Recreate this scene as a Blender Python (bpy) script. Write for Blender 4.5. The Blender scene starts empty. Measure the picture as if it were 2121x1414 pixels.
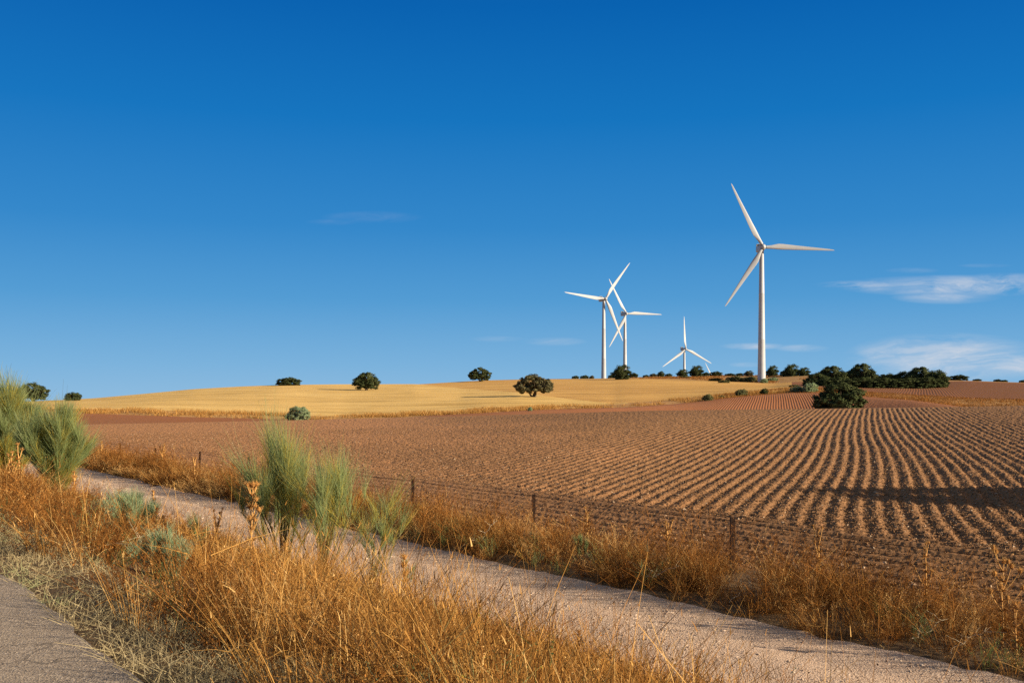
import bpy, math
import numpy as np
from math import radians as R

rng = np.random.default_rng(11)
SC = bpy.context.scene
COL = SC.collection

# ------------------------------------------------------------------ camera, world, sun, exposure
F, CX, HY, EYE = 2062.0, 1060.5, 830.0, 1.65
cd = bpy.data.cameras.new("camera"); cam = bpy.data.objects.new("camera", cd); COL.objects.link(cam)
cam.location = (0, 0, EYE); cam.rotation_euler = (R(90), 0, 0)
cd.sensor_width = 36; cd.lens = 36 * F / 2121; cd.shift_y = (HY - 707) / 2121
cd.clip_start = 0.1; cd.clip_end = 20000
SC.camera = cam

SUN_AZ, SUN_EL = 112.0, 16.5          # compass degrees from the view direction, elevation
SUN_STRENGTH, SKY_STRENGTH, EXPOSURE = 5.0, 0.11, 0.95
w = bpy.data.worlds.new("World"); SC.world = w; w.use_nodes = True
wt = w.node_tree; wt.nodes.clear()


class G:                               # small node-tree helper
    def __init__(s, tree): s.t = tree
    def n(s, kind, **kw):
        nd = s.t.nodes.new(kind)
        for k, v in kw.items():
            if k.startswith('i_'): nd.inputs[k[2:].replace('_', ' ')].default_value = v
            else: setattr(nd, k, v)
        return nd
    def l(s, a, b): s.t.links.new(a, b)
    def m(s, op, a, b=None, clamp=False):
        nd = s.t.nodes.new('ShaderNodeMath'); nd.operation = op; nd.use_clamp = clamp
        for i, v in enumerate((a, b)):
            if v is None: continue
            if isinstance(v, (int, float)): nd.inputs[i].default_value = v
            else: s.l(v, nd.inputs[i])
        return nd.outputs[0]
    def mix(s, fac, a, b, blend='MIX'):
        nd = s.t.nodes.new('ShaderNodeMix'); nd.data_type = 'RGBA'; nd.blend_type = blend
        for i, v in ((0, fac), (6, a), (7, b)):
            if isinstance(v, (int, float)): nd.inputs[i].default_value = v
            elif isinstance(v, tuple): nd.inputs[i].default_value = (*v, 1)[:4]
            else: s.l(v, nd.inputs[i])
        return nd.outputs[2]
    def ramp(s, fac, stops, interp='LINEAR'):
        nd = s.t.nodes.new('ShaderNodeValToRGB'); nd.color_ramp.interpolation = interp
        e = nd.color_ramp.elements
        while len(e) < len(stops): e.new(0.5)
        for k, (p, c) in enumerate(stops):
            e[k].position = p
            e[k].color = (c, c, c, 1) if isinstance(c, (int, float)) else (*c, 1)
        s.l(fac, nd.inputs[0]); return nd.outputs[0]
    def noise(s, vec, scale, detail=4, rough=0.6):
        nd = s.t.nodes.new('ShaderNodeTexNoise')
        nd.inputs['Scale'].default_value = scale; nd.inputs['Detail'].default_value = detail
        nd.inputs['Roughness'].default_value = rough
        if vec is not None: s.l(vec, nd.inputs['Vector'])
        return nd.outputs['Fac']


g = G(wt)
sky = g.n('ShaderNodeTexSky', sky_type='NISHITA', sun_disc=False, sun_elevation=R(SUN_EL), sun_rotation=R(SUN_AZ),
          altitude=700, air_density=1.0, dust_density=0.25, ozone_density=3.0)
tc = g.n('ShaderNodeTexCoord'); sp = g.n('ShaderNodeSeparateXYZ'); g.l(tc.outputs['Generated'], sp.inputs[0])
def lin(c): return tuple((v / 12.92 if v <= 0.04045 else ((v + 0.055) / 1.055) ** 2.4) / (SKY_STRENGTH * 2 ** EXPOSURE) / 4 for v in (k / 255 for k in c))
# deep polarised blue by elevation, greyed overhead for fill light, blended with physical sky
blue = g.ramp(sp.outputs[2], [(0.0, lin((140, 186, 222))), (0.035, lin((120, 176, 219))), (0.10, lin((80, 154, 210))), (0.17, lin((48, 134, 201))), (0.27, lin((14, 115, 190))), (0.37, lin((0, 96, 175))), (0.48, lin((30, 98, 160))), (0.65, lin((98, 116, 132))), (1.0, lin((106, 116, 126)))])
b4 = g.n('ShaderNodeVectorMath', operation='SCALE'); g.l(blue, b4.inputs[0]); b4.inputs['Scale'].default_value = 4.0
deep = g.mix(0.985, sky.outputs[0], b4.outputs[0])
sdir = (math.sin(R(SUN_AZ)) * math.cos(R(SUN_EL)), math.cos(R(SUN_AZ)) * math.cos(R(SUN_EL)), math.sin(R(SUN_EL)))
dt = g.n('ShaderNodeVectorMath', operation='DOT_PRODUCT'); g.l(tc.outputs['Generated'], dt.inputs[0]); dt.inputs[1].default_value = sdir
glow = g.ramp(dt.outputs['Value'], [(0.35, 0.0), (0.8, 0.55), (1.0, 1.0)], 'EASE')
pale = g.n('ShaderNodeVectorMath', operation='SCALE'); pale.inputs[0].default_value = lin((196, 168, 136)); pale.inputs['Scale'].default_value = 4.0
deep = g.mix(glow, deep, pale.outputs[0])  # unseen sunward sky paled and warmed to add fill light in the shadows
yy = g.m('MAXIMUM', sp.outputs[1], 0.05)
cu, cv = g.m('DIVIDE', sp.outputs[0], yy), g.m('DIVIDE', sp.outputs[2], yy)
cmb = g.n('ShaderNodeCombineXYZ'); g.l(g.m('MULTIPLY', cu, 11.0), cmb.inputs[0]); g.l(g.m('MULTIPLY', g.m('ADD', cv, g.m('MULTIPLY', cu, -0.07)), 60.0), cmb.inputs[1])
cw = g.n('ShaderNodeCombineXYZ'); g.l(cu, cw.inputs[0]); g.l(g.m('MULTIPLY', cv, 2.5), cw.inputs[1])
wn = g.n('ShaderNodeTexNoise', i_Scale=9.0, i_Detail=5.0); g.l(cw.outputs[0], wn.inputs['Vector'])
wm = g.n('ShaderNodeVectorMath', operation='MULTIPLY_ADD'); g.l(wn.outputs['Color'], wm.inputs[0]); wm.inputs[1].default_value = (1.6, 2.2, 0); g.l(cmb.outputs[0], wm.inputs[2])
streak = g.ramp(g.noise(wm.outputs[0], 1.0, 9, 0.66), [(0.36, 0.0), (0.66, 1.0)])
total = None
for (px, py, a, b, k) in [(1990, 592, 270, 24, 0.85), (1800, 590, 120, 11, 0.7), (2090, 585, 120, 22, 0.7), (1960, 615, 120, 16, 0.5),
                          (1960, 742, 220, 56, 0.95), (1840, 733, 80, 20, 0.8), (2110, 755, 130, 34, 0.85), (2000, 715, 110, 14, 0.4),
                          (1560, 717, 75, 8, 0.6), (1660, 721, 60, 9, 0.6), (1890, 560, 60, 7, 0.14), (2040, 550, 60, 5, 0.12),
                          (770, 450, 110, 14, 0.10), (690, 460, 60, 8, 0.09), (1150, 707, 70, 10, 0.30), (1030, 702, 60, 7, 0.2), (1545, 755, 40, 6, 0.3)]:
    du = g.m('DIVIDE', g.m('SUBTRACT', cu, (px - CX) / F), a / F); dv = g.m('DIVIDE', g.m('SUBTRACT', cv, (HY - py) / F), b / F)
    r2 = g.m('ADD', g.m('MULTIPLY', du, du), g.m('MULTIPLY', dv, dv))
    mk = g.m('MULTIPLY', g.m('POWER', g.m('SUBTRACT', 1.0, r2, True), 1.2), k)
    total = mk if total is None else g.m('MAXIMUM', total, mk)
cloud = g.m('MULTIPLY', total, streak)
cloud = g.m('MULTIPLY', cloud, g.m('GREATER_THAN', sp.outputs[1], 0.1))
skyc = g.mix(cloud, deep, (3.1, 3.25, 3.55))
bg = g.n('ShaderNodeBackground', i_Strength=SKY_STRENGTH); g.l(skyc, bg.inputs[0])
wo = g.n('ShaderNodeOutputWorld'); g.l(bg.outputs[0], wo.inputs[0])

sd = bpy.data.lights.new("sun", 'SUN'); sun = bpy.data.objects.new("sun", sd); COL.objects.link(sun)
sd.energy = SUN_STRENGTH; sd.angle = R(0.53); sd.color = (1.0, 0.84, 0.62)
sun.rotation_euler = (R(90 - SUN_EL), 0, R(180 - SUN_AZ)); sun.location = (60, -30, 40)

SC.view_settings.view_transform = 'Standard'; SC.view_settings.look = 'None'
SC.view_settings.exposure = EXPOSURE; SC.view_settings.gamma = 1
SC.render.engine = 'CYCLES'
SC.cycles.max_bounces = 6; SC.cycles.diffuse_bounces = 3; SC.cycles.transparent_max_bounces = 8
SC.cycles.use_denoising = False

# ------------------------------------------------------------------ helpers
def vnoise(x, y, seed=0):
    x = np.asarray(x, float); y = np.asarray(y, float)
    ix, iy = np.floor(x), np.floor(y); fx, fy = x - ix, y - iy
    fx, fy = fx * fx * (3 - 2 * fx), fy * fy * (3 - 2 * fy)
    def h(a, b):
        v = np.sin(a * 127.1 + b * 311.7 + seed * 74.7) * 43758.5453
        return v - np.floor(v)
    return (h(ix, iy) * (1 - fx) + h(ix + 1, iy) * fx) * (1 - fy) + (h(ix, iy + 1) * (1 - fx) + h(ix + 1, iy + 1) * fx) * fy

def fbm(x, y, seed=0, o=3):
    s, a, t = 0.0, 1.0, 0.0
    for k in range(o):
        s = s + a * vnoise(x * 2 ** k, y * 2 ** k, seed + k * 3.3); t += a; a *= 0.55
    return s / t

def tag(o, label=None, cat=None, group=None, kind=None):
    if label: o['label'] = label
    if cat: o['category'] = cat
    if group: o['group'] = group
    if kind: o['kind'] = kind
    return o

def empty(name, loc=(0, 0, 0), rz=0.0):
    o = bpy.data.objects.new(name, None); COL.objects.link(o)
    o.location = loc; o.rotation_euler = (0, 0, rz); o.empty_display_size = 0.3
    return o

class MB:
    """collects vertices and faces, links them as one mesh object"""
    def __init__(s): s.v, s.q, s.t, s.a, s.k = [], [], [], [], 0
    def add(s, V, Q=None, T=None, tint=None):
        V = np.asarray(V, float).reshape(-1, 3); s.v.append(V)
        if Q is not None and len(Q): s.q.append(np.asarray(Q, np.int64).reshape(-1, 4) + s.k)
        if T is not None and len(T): s.t.append(np.asarray(T, np.int64).reshape(-1, 3) + s.k)
        s.a.append(np.full(len(V), 0.5) if tint is None else np.broadcast_to(np.asarray(tint, float).reshape(-1), (len(V),)))
        s.k += len(V)
    def data(s):
        Q = np.concatenate(s.q) if s.q else np.zeros((0, 4), np.int64)
        T = np.concatenate(s.t) if s.t else np.zeros((0, 3), np.int64)
        return np.concatenate(s.v), Q, T, np.concatenate(s.a)
    def mesh(s, name, mat, smooth=False):
        V, Q, T, A = s.data(); me = bpy.data.meshes.new(name)
        me.vertices.add(len(V)); me.vertices.foreach_set('co', V.astype(np.float32).ravel())
        li = np.concatenate([Q.ravel(), T.ravel()]).astype(np.int32)
        me.loops.add(len(li)); me.loops.foreach_set('vertex_index', li)
        tot = np.concatenate([np.full(len(Q), 4), np.full(len(T), 3)]).astype(np.int32)
        st = np.concatenate([[0], np.cumsum(tot)[:-1]]).astype(np.int32)
        me.polygons.add(len(tot)); me.polygons.foreach_set('loop_start', st)
        try: me.polygons.foreach_set('loop_total', tot)
        except Exception: pass
        me.polygons.foreach_set('use_smooth', np.full(len(tot), bool(smooth)))
        at = me.attributes.new('tint', 'FLOAT', 'POINT'); at.data.foreach_set('value', A.astype(np.float32))
        me.update(calc_edges=True); me.validate()
        me.materials.append(mat)
        return me
    def build(s, name, mat, parent=None, smooth=False):
        o = bpy.data.objects.new(name, s.mesh(name, mat, smooth)); COL.objects.link(o)
        if parent: o.parent = parent
        return o

def copy_tree(o, parent=None):
    c = o.copy(); COL.objects.link(c); c.parent = parent
    for ch in list(o.children): copy_tree(ch, c)
    return c

def ribbons(mb, base, d0, length, bend, width, K=3, tip=0.15, tint=0.5, az=None):
    """N tapering strips; returns centre lines (N,K+1,3)"""
    base = np.asarray(base, float); N = len(base)
    t = np.linspace(0, 1, K + 1)[None, :, None]
    L = np.broadcast_to(np.asarray(length, float), (N,))[:, None, None]
    C = base[:, None, :] + L * (d0[:, None, :] * t + bend[:, None, :] * t * t)
    if az is None: az = rng.uniform(0, 2 * np.pi, N)
    ref = np.stack([np.cos(az), np.sin(az), 0.25 * np.sin(az * 3)], 1)
    side = np.cross(d0 + bend * 0.5, ref); side /= np.linalg.norm(side, axis=1)[:, None] + 1e-9
    wd = np.broadcast_to(np.asarray(width, float), (N,))[:, None, None] * (1 - t * (1 - tip)) * 0.5
    V = np.stack([C - side[:, None, :] * wd, C + side[:, None, :] * wd], 2)        # N,K+1,2,3
    i = np.arange(N)[:, None] * (K + 1) * 2 + np.arange(K)[None, :] * 2
    Q = np.stack([i, i + 1, i + 3, i + 2], -1).reshape(-1, 4)
    tt = np.broadcast_to(np.asarray(tint, float), (N,))
    mb.add(V, Q, None, np.repeat(tt, (K + 1) * 2))
    return C

def tubes(mb, C, rad, sides=5, tint=0.5):
    """N tubes along centre lines C (N,K,3) with radii (N,K)"""
    C = np.asarray(C, float); N, K, _ = C.shape
    rad = np.broadcast_to(np.asarray(rad, float), (N, K))
    tg = np.gradient(C, axis=1); tg /= np.linalg.norm(tg, axis=2)[..., None] + 1e-9
    ref = np.where(np.abs(tg[..., 2:3]) > 0.9, np.array([1.0, 0, 0]), np.array([0, 0, 1.0]))
    ref = np.broadcast_to(ref[:, :1], C.shape)
    a = np.cross(tg, ref); a /= np.linalg.norm(a, axis=2)[..., None] + 1e-9
    b = np.cross(tg, a)
    th = np.arange(sides) / sides * 2 * np.pi
    V = C[:, :, None, :] + rad[..., None, None] * (a[:, :, None, :] * np.cos(th)[:, None] + b[:, :, None, :] * np.sin(th)[:, None])
    n0 = np.arange(N)[:, None, None] * K * sides; k0 = np.arange(K - 1)[None, :, None] * sides; j = np.arange(sides)[None, None, :]
    j2 = (j + 1) % sides
    Q = np.stack([n0 + k0 + j, n0 + k0 + j2, n0 + k0 + sides + j2, n0 + k0 + sides + j], -1).reshape(-1, 4)
    mb.add(V, Q, None, np.repeat(np.broadcast_to(np.asarray(tint, float), (N,)), K * sides))

def cards(mb, P, size, nrm=None, tint=0.5, aspect=0.6):
    """leaf-like quads at P"""
    N = len(P)
    if nrm is None: nrm = rng.normal(size=(N, 3))
    nrm = nrm / (np.linalg.norm(nrm, axis=1)[:, None] + 1e-9)
    r = rng.normal(size=(N, 3)); a = np.cross(nrm, r); a /= np.linalg.norm(a, axis=1)[:, None] + 1e-9
    b = np.cross(nrm, a); sz = np.broadcast_to(np.asarray(size, float), (N,))[:, None] * 0.5
    V = np.stack([P - a * sz, P - b * sz * aspect, P + a * sz, P + b * sz * aspect], 1)
    Q = np.arange(N * 4).reshape(-1, 4)
    mb.add(V, Q, None, np.repeat(np.broadcast_to(np.asarray(tint, float), (N,)), 4))

OCT = np.array([(1, 0, 0), (0, 1, 0), (-1, 0, 0), (0, -1, 0), (0, 0, 1), (0, 0, -1)], float)
OCT_T = np.array([(0, 1, 4), (1, 2, 4), (2, 3, 4), (3, 0, 4), (1, 0, 5), (2, 1, 5), (3, 2, 5), (0, 3, 5)])
def stones(mb, P, size, tint, flat=0.6):
    N = len(P); th = rng.uniform(0, 6.3, N); c, s_ = np.cos(th), np.sin(th)
    B = OCT[None] * rng.uniform(0.55, 1.25, (N, 6, 1)) + rng.normal(0, 0.16, (N, 6, 3))
    B = B * np.asarray(size).reshape(-1, 1, 1) * 0.5; B[..., 2] *= flat
    V = np.stack([B[..., 0] * c[:, None] - B[..., 1] * s_[:, None], B[..., 0] * s_[:, None] + B[..., 1] * c[:, None], B[..., 2]], -1) + P[:, None, :]
    T = (np.arange(N)[:, None, None] * 6 + OCT_T[None]).reshape(-1, 3)
    mb.add(V, None, T, np.repeat(tint, 6))

def new_mat(name):
    m = bpy.data.materials.new(name); m.use_nodes = True; m.node_tree.nodes.clear()
    return m, G(m.node_tree)

def finish(gr, col, rough=0.9, bump=None, bstr=0.5, bdist=0.05, spec=0.2):
    p = gr.n('ShaderNodeBsdfPrincipled'); p.inputs['Roughness'].default_value = rough
    p.inputs['Specular IOR Level'].default_value = spec
    gr.l(col, p.inputs['Base Color']) if not isinstance(col, tuple) else setattr(p.inputs['Base Color'], 'default_value', (*col, 1))
    if bump is not None:
        b = gr.n('ShaderNodeBump', i_Strength=bstr, i_Distance=bdist); gr.l(bump, b.inputs['Height']); gr.l(b.outputs[0], p.inputs['Normal'])
    o = gr.n('ShaderNodeOutputMaterial'); gr.l(p.outputs[0], o.inputs[0])

def objco(gr):
    return gr.n('ShaderNodeTexCoord').outputs['Object']

def leaf_mat(name, stops, trans=0.3, rough=0.7):
    m, gr = new_mat(name)
    at = gr.n('ShaderNodeAttribute', attribute_name='tint')
    c = gr.ramp(at.outputs['Fac'], stops)
    d = gr.n('ShaderNodeBsdfDiffuse'); gr.l(c, d.inputs[0])
    t = gr.n('ShaderNodeBsdfTranslucent'); gr.l(c, t.inputs[0])
    mx = gr.n('ShaderNodeMixShader'); mx.inputs[0].default_value = trans
    gr.l(d.outputs[0], mx.inputs[1]); gr.l(t.outputs[0], mx.inputs[2])
    o = gr.n('ShaderNodeOutputMaterial'); gr.l(mx.outputs[0], o.inputs[0])
    return m

def soil_mat(name, c0, c1, c2, scale=1.0, bstr=0.6, patch=0.08, left=None):
    m, gr = new_mat(name); v = objco(gr)
    n1 = gr.noise(v, 9.0 * scale, 6, 0.7); n2 = gr.noise(v, patch, 3, 0.6); n3 = gr.noise(v, 45 * scale, 3, 0.7)
    c = gr.mix(gr.ramp(n1, [(0.35, 0.0), (0.65, 1.0)]), c0, c1)
    c = gr.mix(gr.ramp(n2, [(0.35, 0.0), (0.65, 0.75)]), c, c2)
    c = gr.mix(gr.ramp(n3, [(0.62, 0.0), (0.75, 0.45)]), c, tuple(min(1, x * 1.7) for x in c1))
    if left:                                # redder crumbly soil to the west, paled to replace sunlight lost by shallow furrows
        sx = gr.n('ShaderNodeSeparateXYZ'); gr.l(v, sx.inputs[0])
        k = gr.m('ADD', gr.m('ADD', gr.m('MULTIPLY', sx.outputs[0], -0.025), 0.18), gr.m('MULTIPLY', gr.m('SUBTRACT', gr.noise(v, 0.05, 4, 0.6), 0.5), 1.2))
        c = gr.mix(gr.m('MULTIPLY', gr.ramp(k, [(0.0, 0.0), (0.6, 1.0)]), gr.ramp(n1, [(0.3, 0.5), (0.6, 0.95)])), c, left)
    finish(gr, c, 0.95, gr.m('ADD', n1, gr.m('MULTIPLY', n3, 0.5)), bstr, 0.06, 0.1)
    return m

# materials -----------------------------------------------------------------
M = {}
M['soil'] = soil_mat('ploughed_soil', (0.205, 0.106, 0.047), (0.30, 0.162, 0.078), (0.26, 0.136, 0.064), left=(0.47, 0.232, 0.106))
M['clod'] = leaf_mat('soil_clod', [(0, (0.11, 0.06, 0.03)), (0.8, (0.24, 0.138, 0.075)), (1, (0.42, 0.31, 0.21))], 0.0)
M['red_soil'] = soil_mat('red_soil', (0.28, 0.105, 0.040), (0.36, 0.145, 0.058), (0.32, 0.14, 0.064), 0.4, 0.4, 0.02)
M['pale_red_soil'] = soil_mat('pale_red_soil', (0.165, 0.070, 0.030), (0.225, 0.105, 0.048), (0.215, 0.084, 0.035), 0.3, 0.4, 0.015)

def stubble_mat(name, a, b, c, ang, fine):
    m, gr = new_mat(name); v = objco(gr)
    mp = gr.n('ShaderNodeMapping'); mp.inputs['Rotation'].default_value = (0, 0, ang); mp.inputs['Scale'].default_value = (0.02, fine, 0.3)
    gr.l(v, mp.inputs[0])
    rows = gr.noise(mp.outputs[0], 1.0, 4, 0.65)
    pat = gr.noise(v, 0.018, 4, 0.6); n3 = gr.noise(v, 2.2, 4, 0.7)
    col = gr.mix(gr.ramp(rows, [(0.38, 0.0), (0.62, 1.0)]), a, b)
    col = gr.mix(gr.ramp(pat, [(0.42, 0.0), (0.7, 0.8)]), col, c)
    col = gr.mix(gr.ramp(n3, [(0.45, 0.0), (0.8, 0.5)]), col, a)
    wv = gr.n('ShaderNodeTexWave', wave_type='BANDS', bands_direction='Y'); wv.inputs['Scale'].default_value = 0.011; wv.inputs['Distortion'].default_value = 1.6
    wv.inputs['Detail'].default_value = 2.0; wv.inputs['Detail Scale'].default_value = 0.35
    mp2 = gr.n('ShaderNodeMapping'); mp2.inputs['Rotation'].default_value = (0, 0, ang); mp2.inputs['Scale'].default_value = (0.25, 1, 1); gr.l(v, mp2.inputs[0]); gr.l(mp2.outputs[0], wv.inputs['Vector'])
    brk = gr.noise(v, 0.03, 3, 0.6)
    col = gr.mix(gr.m('MULTIPLY', gr.ramp(wv.outputs['Fac'], [(0.86, 0.0), (0.98, 0.5)]), gr.ramp(brk, [(0.40, 0.0), (0.55, 1.0)])), col, tuple(x * 0.55 for x in a))
    finish(gr, col, 0.95, n3, 0.6, 0.12, 0.1)
    return m
M['stubble'] = stubble_mat('golden_stubble', (0.60, 0.375, 0.115), (0.78, 0.525, 0.19), (0.71, 0.46, 0.155), R(-14), 0.075)
M['fallow'] = stubble_mat('brown_stubble', (0.52, 0.29, 0.085), (0.70, 0.42, 0.13), (0.56, 0.31, 0.095), R(6), 0.06)
M['dry_turf'] = stubble_mat('dry_turf', (0.36, 0.19, 0.07), (0.50, 0.30, 0.11), (0.40, 0.22, 0.10), 0.4, 0.6)

m, gr = new_mat('gravel'); v = objco(gr)
vo = gr.n('ShaderNodeTexVoronoi', i_Scale=38.0); gr.l(v, vo.inputs['Vector'])
vr = gr.n('ShaderNodeSeparateColor'); gr.l(vo.outputs['Color'], vr.inputs[0])
n1 = gr.noise(v, 1.3, 5, 0.65); n2 = gr.noise(v, 70, 3, 0.7)
c = gr.ramp(vr.outputs[0], [(0, (0.38, 0.26, 0.18)), (0.6, (0.57, 0.405, 0.29)), (1, (0.70, 0.54, 0.41))])
c = gr.mix(gr.ramp(n1, [(0.38, 0.0), (0.65, 0.75)]), c, (0.62, 0.44, 0.315))
finish(gr, c, 0.95, gr.m('ADD', vo.outputs['Distance'], n2), 0.7, 0.014, 0.1); M['gravel'] = m
M['pebble'] = leaf_mat('pebble', [(0, (0.25, 0.17, 0.12)), (0.6, (0.42, 0.31, 0.23)), (1, (0.66, 0.54, 0.43))], 0.0)

m, gr = new_mat('asphalt'); v = objco(gr)
vo = gr.n('ShaderNodeTexVoronoi', i_Scale=75.0); gr.l(v, vo.inputs['Vector'])
vr = gr.n('ShaderNodeSeparateColor'); gr.l(vo.outputs['Color'], vr.inputs[0])
n1 = gr.noise(v, 0.9, 6, 0.7); n2 = gr.noise(v, 160, 2, 0.6)
c = gr.ramp(vr.outputs[1], [(0, (0.18, 0.135, 0.098)), (0.55, (0.36, 0.282, 0.208)), (0.9, (0.45, 0.36, 0.27)), (1, (0.62, 0.51, 0.40))])
c = gr.mix(gr.ramp(n1, [(0.35, 0.0), (0.68, 0.6)]), c, (0.38, 0.30, 0.222))
stn = gr.noise(v, 3.1, 5, 0.7); c = gr.mix(gr.ramp(stn, [(0.60, 0.0), (0.70, 0.5)]), c, (0.10, 0.08, 0.06))
wz = gr.n('ShaderNodeVectorMath', operation='MULTIPLY_ADD'); wzn = gr.n('ShaderNodeTexNoise', i_Scale=1.4, i_Detail=4.0); gr.l(v, wzn.inputs['Vector']); gr.l(wzn.outputs['Color'], wz.inputs[0]); wz.inputs[1].default_value = (0.9, 0.9, 0.9); gr.l(v, wz.inputs[2])
ck = gr.n('ShaderNodeTexVoronoi', feature='DISTANCE_TO_EDGE', i_Scale=0.55); gr.l(wz.outputs[0], ck.inputs['Vector'])
c = gr.mix(gr.m('MULTIPLY', gr.ramp(ck.outputs['Distance'], [(0.0, 1.0), (0.012, 0.0)]), 0.55), c, (0.05, 0.04, 0.03))
finish(gr, c, 0.85, gr.m('ADD', vo.outputs['Distance'], n2), 0.7, 0.012, 0.25); M['asphalt'] = m

m, gr = new_mat('verge_earth'); v = objco(gr)
n1 = gr.noise(v, 6, 6, 0.7); n2 = gr.noise(v, 40, 4, 0.7)
c = gr.ramp(n1, [(0.3, (0.10, 0.062, 0.035)), (0.5, (0.17, 0.11, 0.06)), (0.7, (0.26, 0.18, 0.10))])
finish(gr, c, 0.95, gr.m('ADD', n1, n2), 0.8, 0.05, 0.1); M['earth'] = m

M['straw'] = leaf_mat('straw', [(0, (0.07, 0.032, 0.012)), (0.25, (0.17, 0.078, 0.022)), (0.5, (0.31, 0.150, 0.040)), (0.8, (0.48, 0.26, 0.072)), (1, (0.66, 0.43, 0.17))], 0.2)
M['weed'] = leaf_mat('dry_weed', [(0, (0.05, 0.023, 0.010)), (0.35, (0.19, 0.075, 0.019)), (0.7, (0.36, 0.155, 0.038)), (1, (0.58, 0.37, 0.15))], 0.2)
M['mown'] = leaf_mat('mown_hay', [(0, (0.20, 0.15, 0.08)), (0.5, (0.42, 0.34, 0.19)), (0.8, (0.56, 0.47, 0.28)), (1, (0.26, 0.31, 0.13))], 0.3)
M['broom'] = leaf_mat('broom_green', [(0, (0.09, 0.135, 0.05)), (0.45, (0.25, 0.30, 0.095)), (0.75, (0.31, 0.385, 0.195)), (1, (0.56, 0.43, 0.07))], 0.55)
M['greygreen'] = leaf_mat('grey_green', [(0, (0.17, 0.23, 0.12)), (0.5, (0.33, 0.41, 0.24)), (1, (0.50, 0.55, 0.33))], 0.5)
M['oak'] = leaf_mat('oak_leaf', [(0, (0.024, 0.036, 0.015)), (0.5, (0.058, 0.074, 0.031)), (1, (0.135, 0.148, 0.066))], 0.15)
M['oak_brown'] = leaf_mat('oak_leaf_dusty', [(0, (0.045, 0.044, 0.024)), (0.5, (0.105, 0.098, 0.052)), (1, (0.19, 0.17, 0.09))], 0.12)
M['scrub'] = leaf_mat('scrub_leaf', [(0, (0.07, 0.075, 0.03)), (0.5, (0.16, 0.165, 0.075)), (1, (0.30, 0.28, 0.13))], 0.25)

m, gr = new_mat('bark'); n1 = gr.noise(objco(gr), 9, 5, 0.7)
finish(gr, gr.ramp(n1, [(0.3, (0.035, 0.026, 0.018)), (0.7, (0.12, 0.095, 0.065))]), 0.95, n1, 0.6, 0.05); M['bark'] = m
m, gr = new_mat('broom_bark'); n1 = gr.noise(objco(gr), 20, 4, 0.7)
finish(gr, gr.ramp(n1, [(0.3, (0.06, 0.05, 0.022)), (0.7, (0.20, 0.17, 0.07))]), 0.9); M['stem'] = m
m, gr = new_mat('white_paint'); n1 = gr.noise(objco(gr), 0.35, 5, 0.6)
finish(gr, gr.ramp(n1, [(0.3, (0.37, 0.395, 0.43)), (0.7, (0.42, 0.445, 0.48))]), 0.45, None, 0, 0, 0.35); M['white'] = m
m, gr = new_mat('grey_vent'); n1 = gr.noise(objco(gr), 2, 3, 0.6)
finish(gr, gr.ramp(n1, [(0.3, (0.04, 0.045, 0.05)), (0.7, (0.09, 0.09, 0.10))]), 0.6); M['vent'] = m
m, gr = new_mat('rusty_steel'); n1 = gr.noise(objco(gr), 14, 5, 0.7)
finish(gr, gr.ramp(n1, [(0.3, (0.016, 0.009, 0.006)), (0.7, (0.045, 0.021, 0.013))]), 0.8, n1, 0.3, 0.004); M['rust'] = m
m, gr = new_mat('thistle_stalk'); n1 = gr.noise(objco(gr), 25, 4, 0.7)
finish(gr, gr.ramp(n1, [(0.3, (0.34, 0.155, 0.045)), (0.7, (0.66, 0.40, 0.14))]), 0.85); M['thistle'] = m
m, gr = new_mat('dark_stalk'); n1 = gr.noise(objco(gr), 25, 4, 0.7)
finish(gr, gr.ramp(n1, [(0.3, (0.05, 0.024, 0.012)), (0.7, (0.14, 0.07, 0.03))]), 0.85); M['dark_stalk'] = m
m, gr = new_mat('bleached_wood'); n1 = gr.noise(objco(gr), 20, 4, 0.7)
finish(gr, gr.ramp(n1, [(0.3, (0.36, 0.28, 0.17)), (0.7, (0.62, 0.52, 0.36))]), 0.85); M['bleached'] = m
m, gr = new_mat('hill_ground'); n1 = gr.noise(objco(gr), 0.01, 5, 0.6)
finish(gr, gr.ramp(n1, [(0.3, (0.30, 0.19, 0.08)), (0.7, (0.42, 0.28, 0.12))]), 0.95); M['hill'] = m

# ------------------------------------------------------------------ lie of the land
NV, TV = np.array([0.807, 0.5905]), np.array([-0.5905, 0.807])    # across / along the road
def nx(n, s): return n * NV[0] + s * TV[0]
def ny(n, s): return n * NV[1] + s * TV[1]
ROAD_N, PATH0, PATH1, FENCE_N, FIELD_N = 1.68, 8.9, 12.15, 15.4, 16.2
PN = [-9, 1.63, 2.1, 2.8, 3.4, 4.2, 6.0, 8.0, 8.7, 9.0, 12.1, 12.5, 14, 16.2, 40]
PZ = [0.0, 0.0, -0.03, -0.12, -0.34, -0.60, -1.15, -1.68, -1.80, -1.85, -1.85, -1.80, -1.78, -1.85, -1.85]
def near_z(x, y):
    x = np.asarray(x, float); y = np.asarray(y, float)
    n, s = x * NV[0] + y * NV[1], x * TV[0] + y * TV[1]
    z = np.interp(n, PN, PZ)
    rough = np.interp(n, [1.7, 2.2, 3, 8.2, 9.1, 9.2, 12, 12.4, 15.6, 16.2], [0, 0.05, 0.16, 0.16, 0.03, 0.03, 0.03, 0.14, 0.14, 0.0])
    z = z + rough * (fbm(x * 1.7, y * 1.7, 5) - 0.5)
    pn = (n - PATH0) / (PATH1 - PATH0)
    z = z - 0.035 * np.exp(-((pn - 0.27) / 0.1) ** 2) - 0.035 * np.exp(-((pn - 0.75) / 0.1) ** 2)
    return z

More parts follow.
